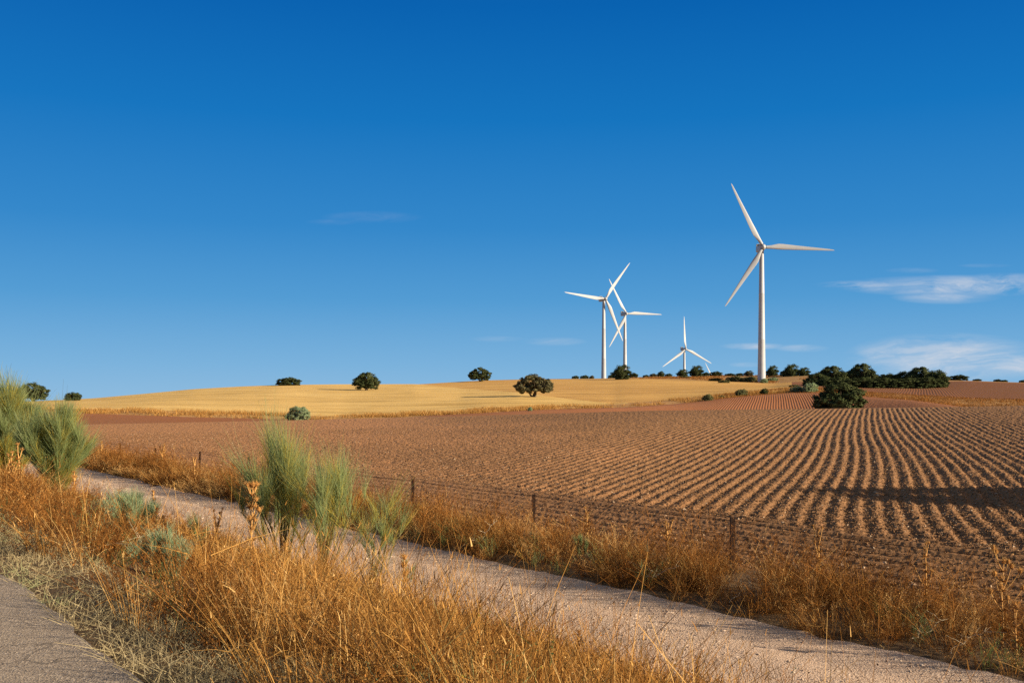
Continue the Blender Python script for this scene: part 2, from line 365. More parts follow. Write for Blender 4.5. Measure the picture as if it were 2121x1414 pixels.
def curve(pts, sm=14):
    p = np.array(pts, float); X = np.arange(-420, 2560, 2.0)
    Y = np.interp(X, p[:, 0], p[:, 1]); k = np.exp(-0.5 * (np.arange(-40, 41) * 2 / sm) ** 2); k /= k.sum()
    Y2 = np.convolve(np.pad(Y, 40, mode='edge'), k, 'valid')
    return lambda q: np.interp(q, X, Y2)

yc = curve([(-420, 886), (100, 882), (160, 879), (560, 871), (640, 869), (1000, 860), (1350, 850), (1700, 846), (2121, 840), (2560, 836)], 40)
def Yf(u): return FIELD_N / np.maximum(NV[0] * u + NV[1], 0.08)
def Yc(u): return np.maximum(120.0, Yf(u) + 45)
def crest_z(u): return EYE + (HY - yc(u * F + CX)) / F * Yc(u)
def field_z(x, y):
    y = np.maximum(np.asarray(y, float), 1.0); u = np.clip(np.asarray(x, float) / y, -0.66, 0.8)
    a, b = Yf(u), Yc(u); t = np.clip((y - a) / (b - a), 0, 1)
    return -1.85 + (crest_z(u) + 1.85) * t ** 1.3

# far boundaries: image height and depth along the skyline columns
y2 = curve([(-420, 850), (150, 855), (300, 860), (450, 865), (560, 867), (640, 869), (800, 867), (900, 860), (1000, 855), (1100, 849), (1200, 846),
            (1300, 843), (1400, 836), (1440, 832), (1500, 824), (1560, 818), (1640, 812), (1700, 812), (1790, 820), (1830, 823), (1890, 828),
            (1950, 836), (2000, 843), (2121, 845), (2560, 848)], 8)
D2 = curve([(-420, 235), (150, 235), (1000, 255), (1300, 290), (1500, 325), (1650, 345), (1790, 310), (1950, 255), (2121, 240), (2560, 235)], 40)
y3 = curve([(-420, 842), (150, 847), (300, 849), (450, 855), (560, 858), (640, 861), (720, 862), (850, 857), (950, 852), (1000, 848), (1100, 844),
            (1180, 841), (1273, 837), (1368, 831), (1444, 823), (1500, 816.5), (1560, 811), (1640, 803), (1700, 804), (1790, 813), (1850, 816),
            (1900, 820), (2000, 826), (2121, 829), (2560, 834)], 8)
D3 = curve([(-420, 247), (150, 247), (1000, 268), (1300, 305), (1500, 345), (1650, 375), (1790, 335), (1950, 285), (2121, 275), (2560, 270)], 40)
y4 = curve([(-420, 838), (0, 833), (130, 828), (200, 824), (300, 815), (400, 805.5), (500, 800), (580, 797), (700, 795.5), (860, 795), (955, 804),
            (1068, 812), (1180, 826), (1273, 836), (1368, 830), (1444, 822), (1500, 815.5), (1560, 810), (1640, 802), (1700, 803), (1790, 812),
            (1850, 815), (1900, 819), (2000, 825), (2121, 828), (2560, 833)], 8)
D4 = curve([(-420, 420), (130, 420), (500, 480), (860, 520), (955, 470), (1068, 400), (1180, 345), (1273, 309), (1500, 349), (1650, 380), (1790, 339),
            (1950, 289), (2121, 279), (2560, 274)], 20)
y5 = curve([(-420, 843), (130, 833), (500, 805), (800, 799), (870, 795.5), (950, 790.5), (1000, 787.5), (1100, 785.5), (1250, 784.5), (1300, 783.5), (1400, 786),
            (1500, 789.5), (1600, 794), (1640, 791), (1700, 790), (1900, 793), (1960, 790), (2000, 789), (2121, 793), (2560, 800)], 10)
D5 = curve([(-420, 480), (500, 540), (870, 560), (1000, 600), (1250, 620), (1578, 560), (1700, 520), (2121, 520), (2560, 520)], 30)
y6 = curve([(-420, 848), (130, 838), (500, 809), (800, 802), (870, 798), (950, 791), (1000, 788), (1100, 785), (1250, 783.5), (1300, 781), (1400, 779.5), (1500, 777.5),
            (1650, 777), (1700, 775), (1900, 784), (1960, 787), (2000, 788), (2121, 792), (2560, 799)], 10)
D6 = curve([(-420, 620), (870, 640), (1250, 690), (1578, 720), (1700, 640), (2121, 570), (2560, 560)], 30)
def far_profile(px):
    """depths and heights of the terrain along each image column"""
    px = np.asarray(px, float); u = (px - CX) / F; c = Yc(u); yk = yc(px)
    Ys = [c, c + 22, np.maximum(c + 45, 0.74 * D2(px)), D2(px), D3(px), D4(px), D5(px), D6(px), D6(px) + 260, np.full_like(px, 3500.0)]
    ys = [yk, yk + 13, np.maximum(yk + 4, y2(px) + 1.0), y2(px), y3(px), y4(px), y5(px), y6(px), y6(px) + 9, np.full_like(px, 841.0)]
    Y = np.stack(Ys, -1); Y = np.maximum.accumulate(Y + np.arange(Y.shape[-1]) * 0.01, -1)
    Z = EYE + (HY - np.stack(ys, -1)) / F * Y
    return Y, Z
PXG = np.arange(-300, 2440, 2.0); PY_, PZ_ = far_profile(PXG)
def far_z1(x, y):
    px = x / y * F + CX; i = int(np.clip(round((px + 300) / 2), 0, len(PXG) - 1))
    return float(np.interp(y, PY_[i], PZ_[i]))
def ground(x, y):
    n = x * NV[0] + y * NV[1]
    if n < FIELD_N or y < 3: return float(near_z(x, y))
    u = x / y
    if y < float(Yc(u)): return float(field_z(x, y))
    return far_z1(x, y)
def spot(px, Y):
    x = (px - CX) / F * Y; return (x, Y, ground(x, Y))
def depth_of(px, py):
    """depth at which a ground point shows at image height py (far land)"""
    Y, Z = far_profile(np.array([float(px)])); yy = np.linspace(Y[0, 2], Y[0, 7], 1500); z = np.interp(yy, Y[0], Z[0])
    im = HY - (z - EYE) / yy * F; ok = np.where(im <= py)[0]
    return float(yy[ok[0]]) if len(ok) else float(Y[0, 7])

def grid(mb, X, Y, Z):
    r, c = X.shape; i = np.arange(r - 1)[:, None] * c + np.arange(c - 1)[None]
    mb.add(np.stack([X, Y, Z], -1).reshape(-1, 3), np.stack([i, i + 1, i + c + 1, i + c], -1).reshape(-1, 4))

def struct(name, mb, mat, label, smooth=True):
    return tag(mb.build(name, mat, None, smooth), label, 'ground', None, 'structure')

# base ground reaching the horizon
mb = MB(); th = np.linspace(0, 2 * np.pi, 97); rr = np.array([0.0, 400, 1500, 4000, 12000])
grid(mb, rr[:, None] * np.cos(th), rr[:, None] * np.sin(th), np.full((5, 97), -17.0) + 0 * th)
struct('ground', mb, M['hill'], 'wide dry plain reaching the horizon under the hills')

# near strips, built along the road
S = np.concatenate([np.arange(-30, -6, 0.5), np.arange(-6, 40, 0.11), np.arange(40, 175, 0.6)])
def strip(name, n0, n1, step, mat, label, zfun, edge0=0.0, edge1=0.0, seed=1):
    k = max(2, int(round((n1 - n0) / step)) + 1); t = np.linspace(0, 1, k)
    a = n0 + edge0 * (fbm(S * 1.4, S * 0 + seed, seed) - 0.5); b = n1 + edge1 * (fbm(S * 1.4, S * 0 + seed + 9, seed + 4) - 0.5)
    Nn = a[None] * (1 - t[:, None]) + b[None] * t[:, None]; Ss = np.broadcast_to(S[None], Nn.shape)
    X, Y = nx(Nn, Ss), ny(Nn, Ss); mb = MB(); grid(mb, X, Y, zfun(X, Y)); return struct(name, mb, mat, label)
strip('road', -9, ROAD_N, 0.4, M['asphalt'], 'worn grey asphalt road in the bottom left corner', lambda x, y: 0.012 + 0 * x, 0, 0.16, 3)
strip('roadside_slope', ROAD_N - 0.12, PATH0 + 0.3, 0.09, M['earth'], 'earth bank falling from the road to the gravel path', near_z)
strip('path', PATH0 - 0.2, PATH1 + 0.2, 0.07, M['gravel'], 'pale gravel path running between dry grass banks', lambda x, y: near_z(x, y) + 0.02)
strip('field_margin', PATH1 - 0.05, FIELD_N + 0.02, 0.12, M['earth'], 'earth margin under the wire fence', near_z)

# near ploughed field with real furrows
dirf = np.array([0.334, 0.943]); perpf = np.array([0.943, -0.334]); ROW = 0.54
U = np.linspace(-0.64, 0.66, 1750)
tq = np.linspace(0, 1, 460)
A_, B_ = Yf(U), Yc(U)
Yg = 1.0 / (1 / A_[None] * (1 - tq[:, None]) + 1 / B_[None] * tq[:, None])
Xg = U[None] * Yg
nn = Xg * NV[0] + Yg * NV[1]; wv = Xg * perpf[0] + Yg * perpf[1]; lv = Xg * dirf[0] + Yg * dirf[1]
wob = 0.55 * (vnoise(lv * 0.022, wv * 0.02, 3) - 0.5) + 0.15 * (vnoise(lv * 0.10, wv * 0.06, 13) - 0.5) + 0.035 * (vnoise(lv * 0.9, wv * 1.1, 8) - 0.5)
wob = wob + 1.1 * np.exp(-((lv - 34) / 9.0) ** 2) * 0.22
def furrow(ph):
    p = ph - np.floor(ph); return 0.5 - 0.5 * np.cos(2 * np.pi * np.where(p < 0.62, p / 0.62 * 0.5, 0.5 + (p - 0.62) / 0.38 * 0.5))
HEAD = 22.3 + 1.6 * (vnoise(lv * 0.05, wv * 0.3, 4) - 0.5)
amp = 0.064 * (0.75 + 0.5 * fbm(lv * 0.6, wv * 1.2, 21, 2))
main = furrow((wv + wob) / ROW) * amp * np.interp(U, [-0.3, -0.05, 0.12], [0.15, 0.32, 1.0])[None]
hd = furrow((nn + 0.25 * (vnoise(lv * 0.1, wv * 0.1, 6) - 0.5)) / 0.76) * 0.105 * np.interp(U, [-0.4, -0.1, 0.1], [0.25, 0.55, 1.0])[None]
k = np.clip((nn - HEAD) / 0.9 + 0.5, 0, 1); edge = np.clip((nn - FIELD_N) / 0.6, 0, 1)
Zg = field_z(Xg, Yg) + edge * (main * k + hd * (1 - k)) - 0.03 * edge + edge * (0.03 + 0.06 * k) * (fbm(Xg * 4.2, Yg * 4.2, 12, 4) - 0.5) + edge * (0.025 + 0.025 * k) * (vnoise(Xg * 14, Yg * 14, 31) - 0.5)
fadec = np.clip((B_[None] - Yg) / 3, 0, 1); Zg = field_z(Xg, Yg) + (Zg - field_z(Xg, Yg)) * fadec
mb = MB(); grid(mb, Xg, Yg, Zg); struct('ploughed_field', mb, M['soil'], 'brown ploughed field with long parallel furrows behind the fence')

# far land, one strip per kind of field
def far_strip(name, k0, k1, rows, px0, px1, step, mat, label, fur=None, rough=0.0):
    px = np.arange(px0, px1 + step * 0.5, step); Y, Z = far_profile(px)
    parts_y, parts_z = [], []
    for kk in range(k0, k1):
        t = np.linspace(0, 1, rows, endpoint=(kk == k1 - 1))[:, None]
        yk = Y[:, kk][None] * (1 - t) + Y[:, kk + 1][None] * t
        parts_y.append(yk); parts_z.append(Z[:, kk][None] * (1 - t) + Z[:, kk + 1][None] * t)
    YY = np.concatenate(parts_y); ZZ = np.concatenate(parts_z); XX = (px[None] - CX) / F * YY
    T = np.linspace(0, 1, YY.shape[0])[:, None]; ed = np.clip(np.minimum(T, 1 - T) * 12, 0, 1)
    if rough: ZZ = ZZ + ed * rough * (fbm(XX * 0.05, YY * 0.05, 9) - 0.5)
    if fur:
        ux, am, row = fur; d = np.array([ux, 1.0]); d /= np.linalg.norm(d)
        w_ = XX * d[1] - YY * d[0] + 0.4 * (vnoise(XX * 0.03, YY * 0.03, 2) - 0.5)
        ZZ = ZZ + ed * am * (furrow(w_ / row) - 0.5) + ed * 0.08 * (fbm(XX * 1.5, YY * 1.5, 4) - 0.5)
    mb = MB(); grid(mb, XX, YY, ZZ); return struct(name, mb, mat, label)
far_strip('red_field', 0, 3, 80, -300, 2440, 0.75, M['red_soil'], 'red ploughed soil beyond the crest of the brown field', (0.262, 0.075, 0.70), 0.0)
far_strip('grass_bank', 3, 4, 14, -300, 2440, 2.0, M['dry_turf'], 'bank of dry grass along the top of the red soil', None, 0.25)
far_strip('stubble_field', 4, 5, 60, -300, 1300, 2.0, M['stubble'], 'bright golden stubble field on the left hill', None, 0.5)
far_strip('brown_stubble_field', 5, 6, 50, -300, 1640, 2.0, M['fallow'], 'brownish stubble field below the wind turbines', None, 0.4)
far_strip('pale_bank', 4, 5, 3, 1300, 2440, 2.0, M['dry_turf'], 'thin pale grass edge of the upper fields')
far_strip('upper_ploughed_field', 5, 6, 120, 1640, 2440, 0.5, M['pale_red_soil'], 'reddish ploughed field on the right hill behind the grove', (0.41, 0.055, 0.9), 0.0)
far_strip('ridge', 6, 7, 20, -300, 2440, 3.0, M['dry_turf'], 'weedy ridge top at the foot of the wind turbines', None, 0.4)
far_strip('hills', 7, 9, 20, -300, 2440, 6.0, M['hill'], 'land falling away behind the ridge')

# ------------------------------------------------------------------ wind turbines
def lathe(mb, prof, seg=32, axis='z'):
    th = np.arange(seg) / seg * 2 * np.pi; p = np.array(prof, float)
    V = np.stack([p[:, 1:2] * np.cos(th), p[:, 1:2] * np.sin(th), np.repeat(p[:, 0:1], seg, 1)], -1)
    if axis == 'y': V = V[..., [0, 2, 1]] * np.array([1, -1, 1])
    r = len(p); i = np.arange(r - 1)[:, None] * seg; j = np.arange(seg)[None]; j2 = (j + 1) % seg
    mb.add(V, np.stack([i + j, i + j2, i + seg + j2, i + seg + j], -1).reshape(-1, 4))

def rbox(mb, c, size, bev, taper=(1, 1)):
    """rounded box along y: cross-sections in xz, taper at the two ends"""
    th = (np.arange(24) + 0.5) / 24 * 2 * np.pi; ex = 2 / 5.0
    cx, cz = np.sign(np.cos(th)) * np.abs(np.cos(th)) ** ex, np.sign(np.sin(th)) * np.abs(np.sin(th)) ** ex
    ts = np.array([0, 0.0, 0.03, 0.1, 0.5, 0.9, 0.97, 1.0, 1.0]); sc = np.array([0.0, 0.8, 0.93, 1, 1, 1, 0.93, 0.8, 0.0])
    tp = taper[0] + (taper[1] - taper[0]) * ts
    V = np.stack([c[0] + cx[None] * size[0] / 2 * (sc * tp)[:, None], np.repeat((c[1] + (ts - 0.5) * size[1])[:, None], 24, 1),
                  c[2] + cz[None] * size[2] / 2 * (sc * tp)[:, None]], -1)
    i = np.arange(8)[:, None] * 24; j = np.arange(24)[None]; j2 = (j + 1) % 24
    mb.add(V, np.stack([i + j, i + 24 + j, i + 24 + j2, i + j2], -1).reshape(-1, 4))

HUB_H, BL = 78.0, 40.0
def blade_mesh():
    """blade along +z, chord mostly along x (trailing edge -x), rotor axis = -y"""
    mb = MB(); r = np.array([0.9, 1.6, 2.6, 4.5, 6.5, 8.5, 11, 15, 20, 26, 32, 36.5, 39, 39.8, 40.0])
    ch = np.interp(r, [0.9, 2.2, 4.5, 8.5, 11, 20, 32, 38, 39.6, 40], [1.75, 1.75, 2.1, 3.2, 3.15, 2.35, 1.35, 0.85, 0.45, 0.1])
    tk = np.interp(r, [0.9, 2.2, 4.5, 8.5, 14, 40], [1.0, 1.0, 0.8, 0.34, 0.22, 0.16])
    tw = np.radians(np.interp(r, [0.9, 5, 10, 20, 40], [16, 16, 11, 4, 0]) + 4)
    bl = np.interp(r, [0.9, 2.5, 7, 40], [0, 0, 1, 1])                       # circle -> airfoil
    a = np.arange(20) / 20 * 2 * np.pi
    V = []
    for k in range(len(r)):
        circ = np.stack([np.cos(a) * 0.5, np.sin(a) * 0.5], 1)
        xa = 0.5 - 0.5 * np.cos(a); foil_x = 0.30 - xa                     # leading edge at +x
        th = 1.9 * (0.2969 * np.sqrt(xa) - 0.126 * xa - 0.3516 * xa ** 2 + 0.2843 * xa ** 3 - 0.1015 * xa ** 4) * np.sign(np.sin(a) + 1e-9) / 0.2 * 0.32
        foil = np.stack([-(0.30 - xa) * -1, th * 1.6], 1)
        sec = circ * (1 - bl[k]) + foil * bl[k]
        px_, py_ = sec[:, 0] * ch[k], sec[:, 1] * ch[k] * tk[k]
        c, s_ = math.cos(tw[k]), math.sin(tw[k])
        V.append(np.stack([px_ * c - py_ * s_, px_ * s_ + py_ * c + 0.0, np.full(20, r[k])], 1))
    V = np.array(V); V[:, :, 1] -= (r[:, None] / 40) ** 2 * 1.0
    i = np.arange(len(r) - 1)[:, None] * 20; j = np.arange(20)[None]; j2 = (j + 1) % 20
    mb.add(V, np.stack([i + j, i + j2, i + 20 + j2, i + 20 + j], -1).reshape(-1, 4))
    return mb
_bm = blade_mesh().mesh('blade', M['white'], True)

def make_turbine(px, Y, hub_py, yaw, theta, label, grp='wind turbines on the ridge', base=None):
    x = (px - CX) / F * Y; zb = EYE + (HY - hub_py) / F * Y - HUB_H
    root = tag(empty('wind_turbine', (x, Y, zb)), label, 'wind turbine', grp)
    az = math.atan2(x, Y)                                  # sight line
    rz = -az + R(yaw)                                      # rotor axis local -y, yawed towards the right
    mb = MB(); lathe(mb, [(-6, 2.25), (0, 2.25), (8, 2.18), (26, 1.9), (26.12, 1.93), (26.3, 1.93), (26.42, 1.9), (52, 1.55), (52.1, 1.58), (52.3, 1.58), (52.4, 1.55), (76.0, 1.2), (76.3, 1.25), (76.5, 0.02)], 40)
    mb.build('tower', M['white'], root, True)
    nac = empty('nacelle_frame'); bpy.data.objects.remove(nac)
    def put(o): o.rotation_euler = (0, 0, rz); o.location = (0, 0, HUB_H); return o
    mb = MB(); rbox(mb, (0, 2.6, 0.05), (3.3, 9.6, 3.5), 0.3, (0.92, 1.0)); nac = put(mb.build('nacelle', M['white'], root, True))
    mb = MB(); rbox(mb, (-1.3, 6.4, 2.3), (0.25, 1.8, 1.5), 0.1); rbox(mb, (1.3, 6.4, 2.3), (0.25, 1.8, 1.5), 0.1); rbox(mb, (0, 6.4, 3.0), (2.8, 1.8, 0.22), 0.1)
    mb.build('cooler_frame', M['white'], nac, False)
    mb = MB(); rbox(mb, (0, 6.6, 2.25), (2.3, 0.4, 1.25), 0.1); mb.build('vent', M['vent'], nac, False)
    mb = MB(); lathe(mb, [(-1.9 + 4.0 - 4.0, 0.9), (-1.5, 1.5), (0.1, 1.6), (0.8, 1.35), (1.35, 0.85), (1.65, 0.3), (1.7, 0.01)], 28, 'y')
    V, Q, T, A = mb.data()
    mb2 = MB(); mb2.add(V * 1.0 + np.array([0, -3.6, 0]), Q)
    hub = put(mb2.build('hub', M['white'], root, True))
    for k in range(3):
        b = bpy.data.objects.new('blade', _bm); COL.objects.link(b); b.parent = root
        a = R(theta + 120 * k - 90)                        # blade direction in the rotor plane, seen from the front
        import mathutils
        mat = mathutils.Matrix.Translation((0, 0, HUB_H)) @ mathutils.Matrix.Rotation(rz, 4, 'Z') @ mathutils.Matrix.Translation((0, -3.5, 0)) @ mathutils.Matrix.Rotation(-a, 4, 'Y')
        b.matrix_local = mat
        mbr = MB(); lathe(mbr, [(1.0, 0.95), (1.35, 0.99), (1.6, 0.99), (1.62, 0.9)], 20); rg = mbr.build('root_collar', M['vent'], b, True)
    return root
make_turbine(1577.5, 565, 513.5, 14, -3, 'nearest and largest white wind turbine, tower standing right of the others on the ridge')
make_turbine(1250.5, 870, 619.5, 27, 54, 'white wind turbine at the left end of the row, one blade pointing left')
make_turbine(1294.5, 1020, 650, 26, 0, 'white wind turbine behind the leftmost one, tower rising out of a round oak')
make_turbine(1417.5, 1230, 723, 30, -26, 'small distant white wind turbine with its tower foot behind oaks, blade straight up')
make_turbine(1478, 1900, 789, 26, -1, 'farthest wind turbine, only one pale blade showing above the ridge')

# ------------------------------------------------------------------ oaks
def oak_parts(seed, lobes, trunk=True, stems=1, low=0.16, flat=1.0):
    """unit oak: about 1 high and 1 wide at scale 1; returns crown, trunk builders"""
    r = np.random.default_rng(seed); cb, tb = MB(), MB()
    cen = []
    for (lx, lz, lr) in lobes:
        for k in range(int(20 + 60 * lr)):
            v = r.normal(size=3); v /= np.linalg.norm(v); v[2] = v[2] if v[2] > -0.8 else -v[2] * 0.6
            rad = lr * r.uniform(0.66, 1.02)
            cen.append((lx + v[0] * rad, v[1] * rad * 0.95 + r.normal() * 0.02, lz + v[2] * rad * 1.0, lr * r.uniform(0.20, 0.36), v))
    for (x, y, z, br, v) in cen:
        z = max(z, low + br * 0.5); N = 95
        p = r.normal(size=(N, 3)); p /= np.linalg.norm(p, axis=1)[:, None]; p *= (r.uniform(0, 1, N)[:, None] ** 0.4) * br
        P = p + np.array([x, y, z])
        nr = p / br + 0.5 * v + r.normal(0, 0.5, (N, 3))
        cards(cb, P, r.uniform(0.036, 0.068, N), nr, np.clip(r.normal(0.5, 0.12) + r.normal(0, 0.16, N), 0, 1), 0.62)
    if trunk:
        for k in range(stems):
            a = r.uniform(0, 6.3); off = 0.05 * (stems > 1)
            x0 = off * math.cos(a); top = np.array([(k - (stems - 1) / 2) * 0.16 + r.normal() * 0.03, r.normal() * 0.03, 0.5])
            t = np.linspace(0, 1, 7)[:, None]; C = np.array([x0, off * math.sin(a), -0.05]) * (1 - t) + top * t
            C[:, 0] += 0.03 * np.sin(t[:, 0] * 4 + a); tubes(tb, C[None], (np.linspace(0.055, 0.025, 7) / math.sqrt(stems))[None], 8)
            for q in range(5):
                t2 = np.linspace(0, 1, 5)[:, None]; st = C[3 + q % 3]; d = np.array([math.cos(q * 1.3 + a) * 0.34, math.sin(q * 1.3 + a) * 0.3, 0.28])
                tubes(tb, (st + d * t2 + np.array([0, 0, 0.05]) * t2 * t2)[None], np.linspace(0.022, 0.007, 5)[None], 6)
    return cb, tb
OAKS = {}
OAKSPEC = {
    'round': (3, [(-0.22, 0.48, 0.29), (0.22, 0.50, 0.28), (0.0, 0.66, 0.33), (-0.10, 0.32, 0.31), (0.16, 0.30, 0.29)], 1, 0.07),
    'wide': (5, [(-0.27, 0.46, 0.25), (0.28, 0.48, 0.24), (0.02, 0.66, 0.32), (-0.16, 0.34, 0.28), (0.17, 0.30, 0.26)], 2, 0.05),
    'split': (8, [(-0.28, 0.46, 0.25), (0.27, 0.52, 0.27), (-0.04, 0.68, 0.30), (0.0, 0.42, 0.22), (0.30, 0.34, 0.2), (-0.25, 0.32, 0.2)], 3, 0.15),
    'bush': (12, [(-0.27, 0.34, 0.26), (0.20, 0.48, 0.32), (0.04, 0.60, 0.36), (-0.08, 0.30, 0.34), (0.30, 0.24, 0.24), (-0.34, 0.18, 0.2), (0.08, 0.15, 0.3)], 1, 0.0),
    'low': (15, [(-0.30, 0.46, 0.26), (0.0, 0.60, 0.34), (0.28, 0.48, 0.28), (0.12, 0.22, 0.34), (-0.2, 0.22, 0.32), (0.36, 0.18, 0.2), (-0.38, 0.16, 0.2)], 1, 0.0),
    'lump': (18, [(0.0, 0.56, 0.40), (-0.2, 0.34, 0.32), (0.2, 0.30, 0.30), (0.0, 0.16, 0.34)], 1, 0.0),
}
for key, (sd_, lob, st_, lw) in OAKSPEC.items():
    cb, tb = oak_parts(sd_, lob, True, st_, lw)
    OAKS[key] = (cb, tb, {})
def oak(kind, px, py, w_px, h_px, label, cat='oak tree', mat='oak', group=None, Y=None, name='oak_tree', rz=None, loc=None):
    cb, tb, cache = OAKS[kind]
    if mat not in cache: cache[mat] = (cb.mesh('crown', M[mat]), tb.mesh('trunk', M['bark'], True))
    if loc is None:
        if Y is None: Y = depth_of(px, py)
        x = (px - CX) / F * Y; z = EYE + (HY - py) / F * Y
    else: x, Y, z = loc
    root = tag(empty(name, (x, Y, z), rng.uniform(-0.5, 0.5) if rz is None else rz), label, cat, group)
    for nm, me in zip(('crown', 'trunk'), cache[mat]):
        o = bpy.data.objects.new(nm, me); COL.objects.link(o); o.parent = root
        sx = w_px / F * Y; o.scale = (sx, sx, h_px / F * Y)
    return root
RG = 'holm oaks scattered over the fields'
oak('wide', 67, 831, 66, 38, 'dark oak on the far left skyline, half hidden behind the big green broom', group=RG)
oak('low', 151, 829, 36, 18, 'small dark oak low on the left skyline, beside the tall broom', group=RG)
oak('low', 598, 798, 46, 18, 'low two-lobed dark oak bush on the crest of the golden field', group=RG)
oak('round', 759, 808, 56, 37, 'round dark oak alone in the golden stubble with a long shadow', group=RG, rz=0)
oak('wide', 994, 790, 48, 29, 'dark oak with open lower crown on the skyline left of the turbines', group=RG, rz=0)
oak('split', 1106, 822, 76, 47, 'dusty brownish oak with several trunks at the right end of the golden field', group=RG, mat='oak_brown', rz=0)
oak('lump', 1288, 785.5, 41, 31, 'round oak on the ridge in front of a turbine tower', group=RG)
oak('bush', 1737, 849, 100, 60, 'large round dark oak bush standing between red soil and ploughed field', group=RG, rz=0, Y=215)
RS = 'small oaks along the ridge'
for (k, px, w_, h_, base, lab) in [
        ('low', 1192, 14, 8, 785, 'tiny scrub oak leftmost on the ridge, left of the turbine tower'), ('low', 1211, 17, 9, 785, 'tiny dark scrub oak second from left on the ridge'),
        ('lump', 1226, 11, 8, 785, 'tiny pale scrub oak just left of the left turbine tower'), ('low', 1267, 15, 9, 784, 'small oak peeping out left of the round ridge oak'),
        ('low', 1312, 18, 12, 783, 'small oak touching the right side of the round ridge oak'), ('low', 1338, 12, 6, 781.5, 'very low scrub on the ridge right of the round oak'),
        ('low', 1353, 14, 9, 781.5, 'small pale scrub oak on the ridge between two turbines'), ('lump', 1369, 17, 13, 781, 'small round oak on the ridge left of the distant turbine'),
        ('low', 1385, 14, 8, 780.5, 'low scrub oak right of the small round ridge oak'), ('lump', 1414, 25, 16, 780, 'dark oak hiding the foot of the distant turbine'),
        ('lump', 1443, 31, 24, 780, 'tall round oak on the ridge right of the distant turbine'), ('low', 1462, 14, 9, 779, 'small scrub oak below the single far blade'),
        ('low', 1483, 24, 11, 779, 'low wide oak right of the single far blade'), ('low', 1512, 20, 6, 778.5, 'very low scrub on the skyline left of the big tower'),
        ('low', 1532, 16, 6, 778, 'low dark scrub on the skyline near the big tower'), ('lump', 1551, 21, 11, 778, 'pale scrub oak just left of the big turbine tower'),
        ('lump', 1600, 26, 24, 780, 'round oak immediately right of the big turbine tower'), ('low', 1622, 12, 12, 779, 'thin scrub between two round oaks right of the big tower'),
        ('lump', 1639, 36, 29, 782, 'largest round oak right of the big turbine tower'), ('lump', 1665, 28, 19, 779, 'oak between the round ridge oak and the grove'),
        ('low', 1986, 34, 13, 788, 'low oak on the right skyline beyond the grove'), ('low', 2024, 16, 5, 789, 'flat scrub on the right skyline, first after the low oak'),
        ('low', 2066, 14, 6, 790.5, 'flat scrub far right on the skyline, left one of a close pair'), ('low', 2080, 14, 5, 791, 'flat scrub far right on the skyline, right one of a close pair'),
        ('low', 2119, 14, 6, 792, 'flat scrub at the right edge of the photo')]:
    oak(k, px, base, w_, h_, lab, 'oak tree', 'oak_brown' if 'pale' in lab else 'oak', RS, Y=None if base > 783 and px < 1330 and k == 'x' else float(D6(px)) * (1.0 if px > 1900 or px < 1300 else 0.97))
GR = 'oaks of the grove on the right hill'
for (k, px, w_, h_, base, Y, lab) in [
        ('round', 1722, 66, 42, 800, 430, 'tall umbrella-shaped oak at the left end of the grove'), ('round', 1784, 62, 47, 800, 430, 'tallest oak in the middle of the grove'),
        ('lump', 1752, 42, 30, 798, 440, 'smaller oak between the two tall grove oaks'), ('low', 1832, 66, 28, 800, 435, 'low oak in the right middle of the grove'),
        ('lump', 1868, 46, 32, 800, 430, 'mid-height oak right of the grove centre'), ('round', 1905, 62, 41, 801, 425, 'tall lumpy oak near the right end of the grove'),
        ('lump', 1938, 48, 38, 803, 415, 'rightmost oak closing the grove'), ('bush', 1690, 52, 30, 801, 415, 'leftmost oak bush of the grove'),
        ('low', 1728, 70, 24, 803, 405, 'low bushy oak under the umbrella-shaped oak'), ('low', 1775, 74, 25, 804.5, 402, 'low bushy oak at the front middle of the grove'),
        ('low', 1822, 74, 25, 805, 400, 'low bushy oak right of the front middle of the grove'), ('low', 1868, 74, 25, 805.5, 400, 'low bushy oak at the front right of the grove'),
        ('low', 1912, 74, 27, 805.5, 400, 'low bushy oak below the tall lumpy oak'), ('bush', 1946, 44, 36, 805, 402, 'dense bush at the right front corner of the grove')]:
    oak(k, px, base, w_, h_, lab, 'oak tree', 'oak', GR, Y=Y)
# tree out of frame on the right: its shadow falls across the furrows
oak('wide', 0, 0, 0, 0, 'oak out of frame on the right whose shadow crosses the furrows', 'oak tree', 'oak', RG, loc=(31.0, 26.6, -1.8)) if False else None
def oak_at(kind, x, y, width, height, label, mat='oak', group=None, name='oak_tree', cat='oak tree'):
    return oak(kind, 0, 0, width * F / y, height * F / y, label, cat, mat, group, loc=(x, y, ground(x, y)), name=name)
oak_at('wide', 33.0, 26.8, 9.5, 7.0, 'lone oak standing in the ploughed field beyond the right edge of the photo', group=RG)

# scrub bushes on the field edges
def scrub(px, py, w_, h_, label, mat='scrub', kind='low', Y=None):
    return oak(kind, px, py, w_, h_, label, 'shrub', mat, 'shrubs along the field edges', Y=Y, name='shrub')
scrub(617, 871, 50, 31, 'grey-green broom bush at the foot of the golden stubble', 'greygreen', 'bush')
scrub(1098, 851, 11, 9, 'tiny green shrub on the grass bank below the brownish oak', 'greygreen', 'lump')
scrub(1466, 829.5, 24, 14, 'green shrub at the left tip of the red furrowed field', 'scrub', 'lump')
scrub(1494, 824, 12, 6, 'tiny flat shrub right of the green shrub on the red field edge', 'scrub')
scrub(1536, 819.5, 27, 15, 'wider olive shrub above the red furrowed field', 'scrub', 'low')
scrub(1583, 816.5, 18, 13, 'small dark round shrub below the big turbine', 'oak', 'lump')
scrub(1652, 812, 30, 13, 'pale low broom at the left of a clump above the red field', 'greygreen', 'low')
scrub(1679, 812, 32, 21, 'pale taller broom at the right of a clump above the red field', 'greygreen', 'low')
